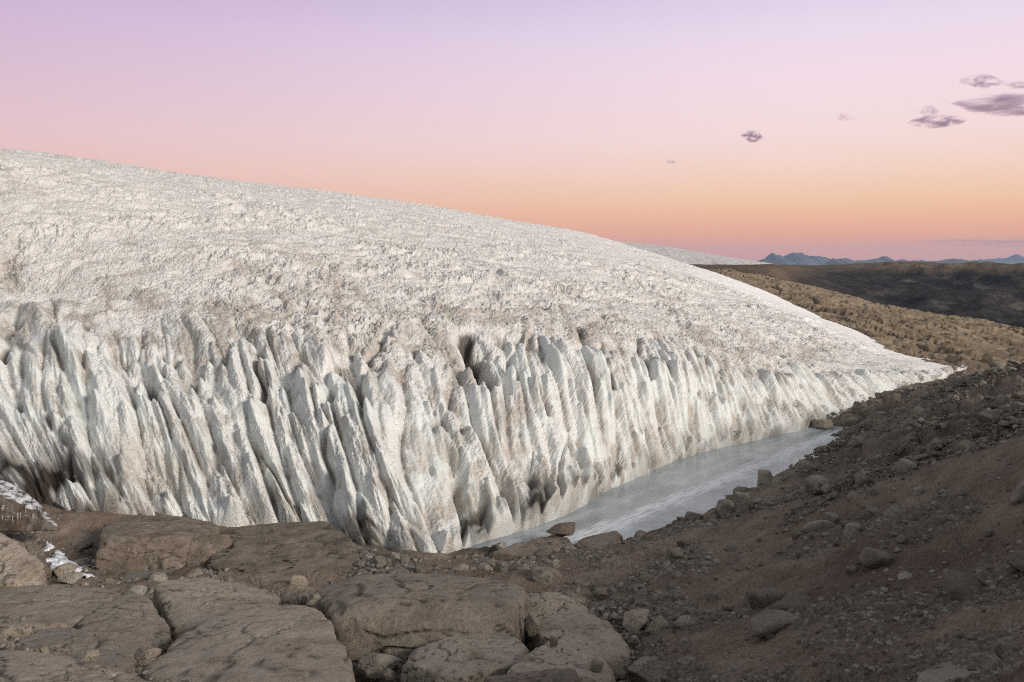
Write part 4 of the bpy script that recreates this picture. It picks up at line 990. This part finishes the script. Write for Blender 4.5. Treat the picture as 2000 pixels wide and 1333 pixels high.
# ------------------------------------------------------------------ haze
HAZE = True
if HAZE:
    bm = bmesh.new(); bmesh.ops.create_cube(bm, size=1.0)
    for v in bm.verts: v.co = Vector((v.co.x * 24000, 4000 + v.co.y * 12800, -100 + (v.co.z + .5) * 320 ))
    me = bpy.data.meshes.new("haze"); bm.to_mesh(me); bm.free()
    m = bpy.data.materials.new("air"); m.use_nodes = True; T = NT(m.node_tree); T.n.clear()
    out = T.new('ShaderNodeOutputMaterial'); pv = T.new('ShaderNodeVolumePrincipled')
    pv.inputs['Color'].default_value = (.5, .68, .95, 1); pv.inputs['Density'].default_value = 7e-5; pv.inputs['Anisotropy'].default_value = 0
    T.link(pv.outputs[0], out.inputs['Volume'])
    tag(link("haze", me, mat=m), "thin blue distance haze", "haze", kind="stuff")

# ------------------------------------------------------------------ clouds
def clouds():
    def cloud(label, x0, y0, x1, y1, dens, seed, rot=0.0, yd=9000.0):
        w = (x1 - x0) / F * yd / 2 * 1.25; h = (y1 - y0) / F * yd / 2 * 1.0; c = pix((x0 + x1) / 2, (y0 + y1) / 2, yd)
        v, f = ICO[3]; co = v * (1 + .25 * n3(v * 1.4, seed))[:, None] * [w, w * .5, h]
        t = math.radians(rot); R = np.array([[math.cos(t), 0, -math.sin(t)], [0, 1, 0], [math.sin(t), 0, math.cos(t)]]); co = co @ R.T
        me = mesh_np("cloud", co, f); m = bpy.data.materials.new("cloud_vapour"); m.use_nodes = True; T = NT(m.node_tree); T.n.clear()
        out = T.new('ShaderNodeOutputMaterial'); pv = T.new('ShaderNodeVolumePrincipled'); o = T.new('ShaderNodeTexCoord').outputs['Object']
        nv = T.mapping(o, (1 / w, 1 / w, 1 / h), (0, math.radians(rot), 0), (seed * 3.1, 0, 0)); lv = T.mapping(o, (1 / w, 2 / w, 1 / h), (0, math.radians(rot), 0))
        ln = T.new('ShaderNodeVectorMath', operation='LENGTH'); T.link(lv, ln.inputs[0])
        n = T.noise(T.mapping(nv, (2.3, 2.3, 1.9)), 1.0, 8, .68, .5)
        fall = T.math('SUBTRACT', 1.0, ln.outputs['Value'])
        d = T.math('MULTIPLY', T.math('SUBTRACT', n, .47), 7, clamp=True); d = T.math('MULTIPLY', d, T.math('MULTIPLY', T.math('SUBTRACT', T.math('ADD', fall, T.math('MULTIPLY', n, .6)), .32), 2.6, clamp=True))
        T.link(T.math('MULTIPLY', d, dens / w * 2.2), pv.inputs['Density']); pv.inputs['Color'].default_value = (.6, .44, .68, 1)
        T.link(pv.outputs[0], out.inputs['Volume'])
        ob = link("cloud", me, mat=m); ob.location = c
        tag(ob, label, "cloud")
    cloud("long thick purple cloud cut by the right edge of the sky", 1850, 183, 2110, 226, 3.2, 1, -9)
    cloud("flat wispy purple cloud below and left of the long thick one", 1780, 222, 1880, 252, 2.2, 2, 4)
    cloud("small compact purple cloud alone left of the others", 1448, 254, 1492, 280, 2.2, 3, -25)
    cloud("thin violet wisp highest above the long thick cloud", 1880, 144, 1955, 174, 1.5, 4, -10)
    cloud("small violet wisp touching the right edge above the thick cloud", 1958, 158, 2040, 176, 1.0, 5, -12)
    cloud("faint torn wisp just above the flat wispy cloud", 1795, 205, 1835, 228, .8, 6, 0)
    cloud("very faint streak of cloud midway across the right sky", 1630, 220, 1670, 238, .7, 7, -22)
    cloud("faint flat cloud bank low over the far mountains at right", 1770, 465, 2080, 484, .7, 9, -1)
    cloud("tiny faint cloud puff lowest and furthest left", 1302, 312, 1322, 322, .8, 8, -10)
clouds()
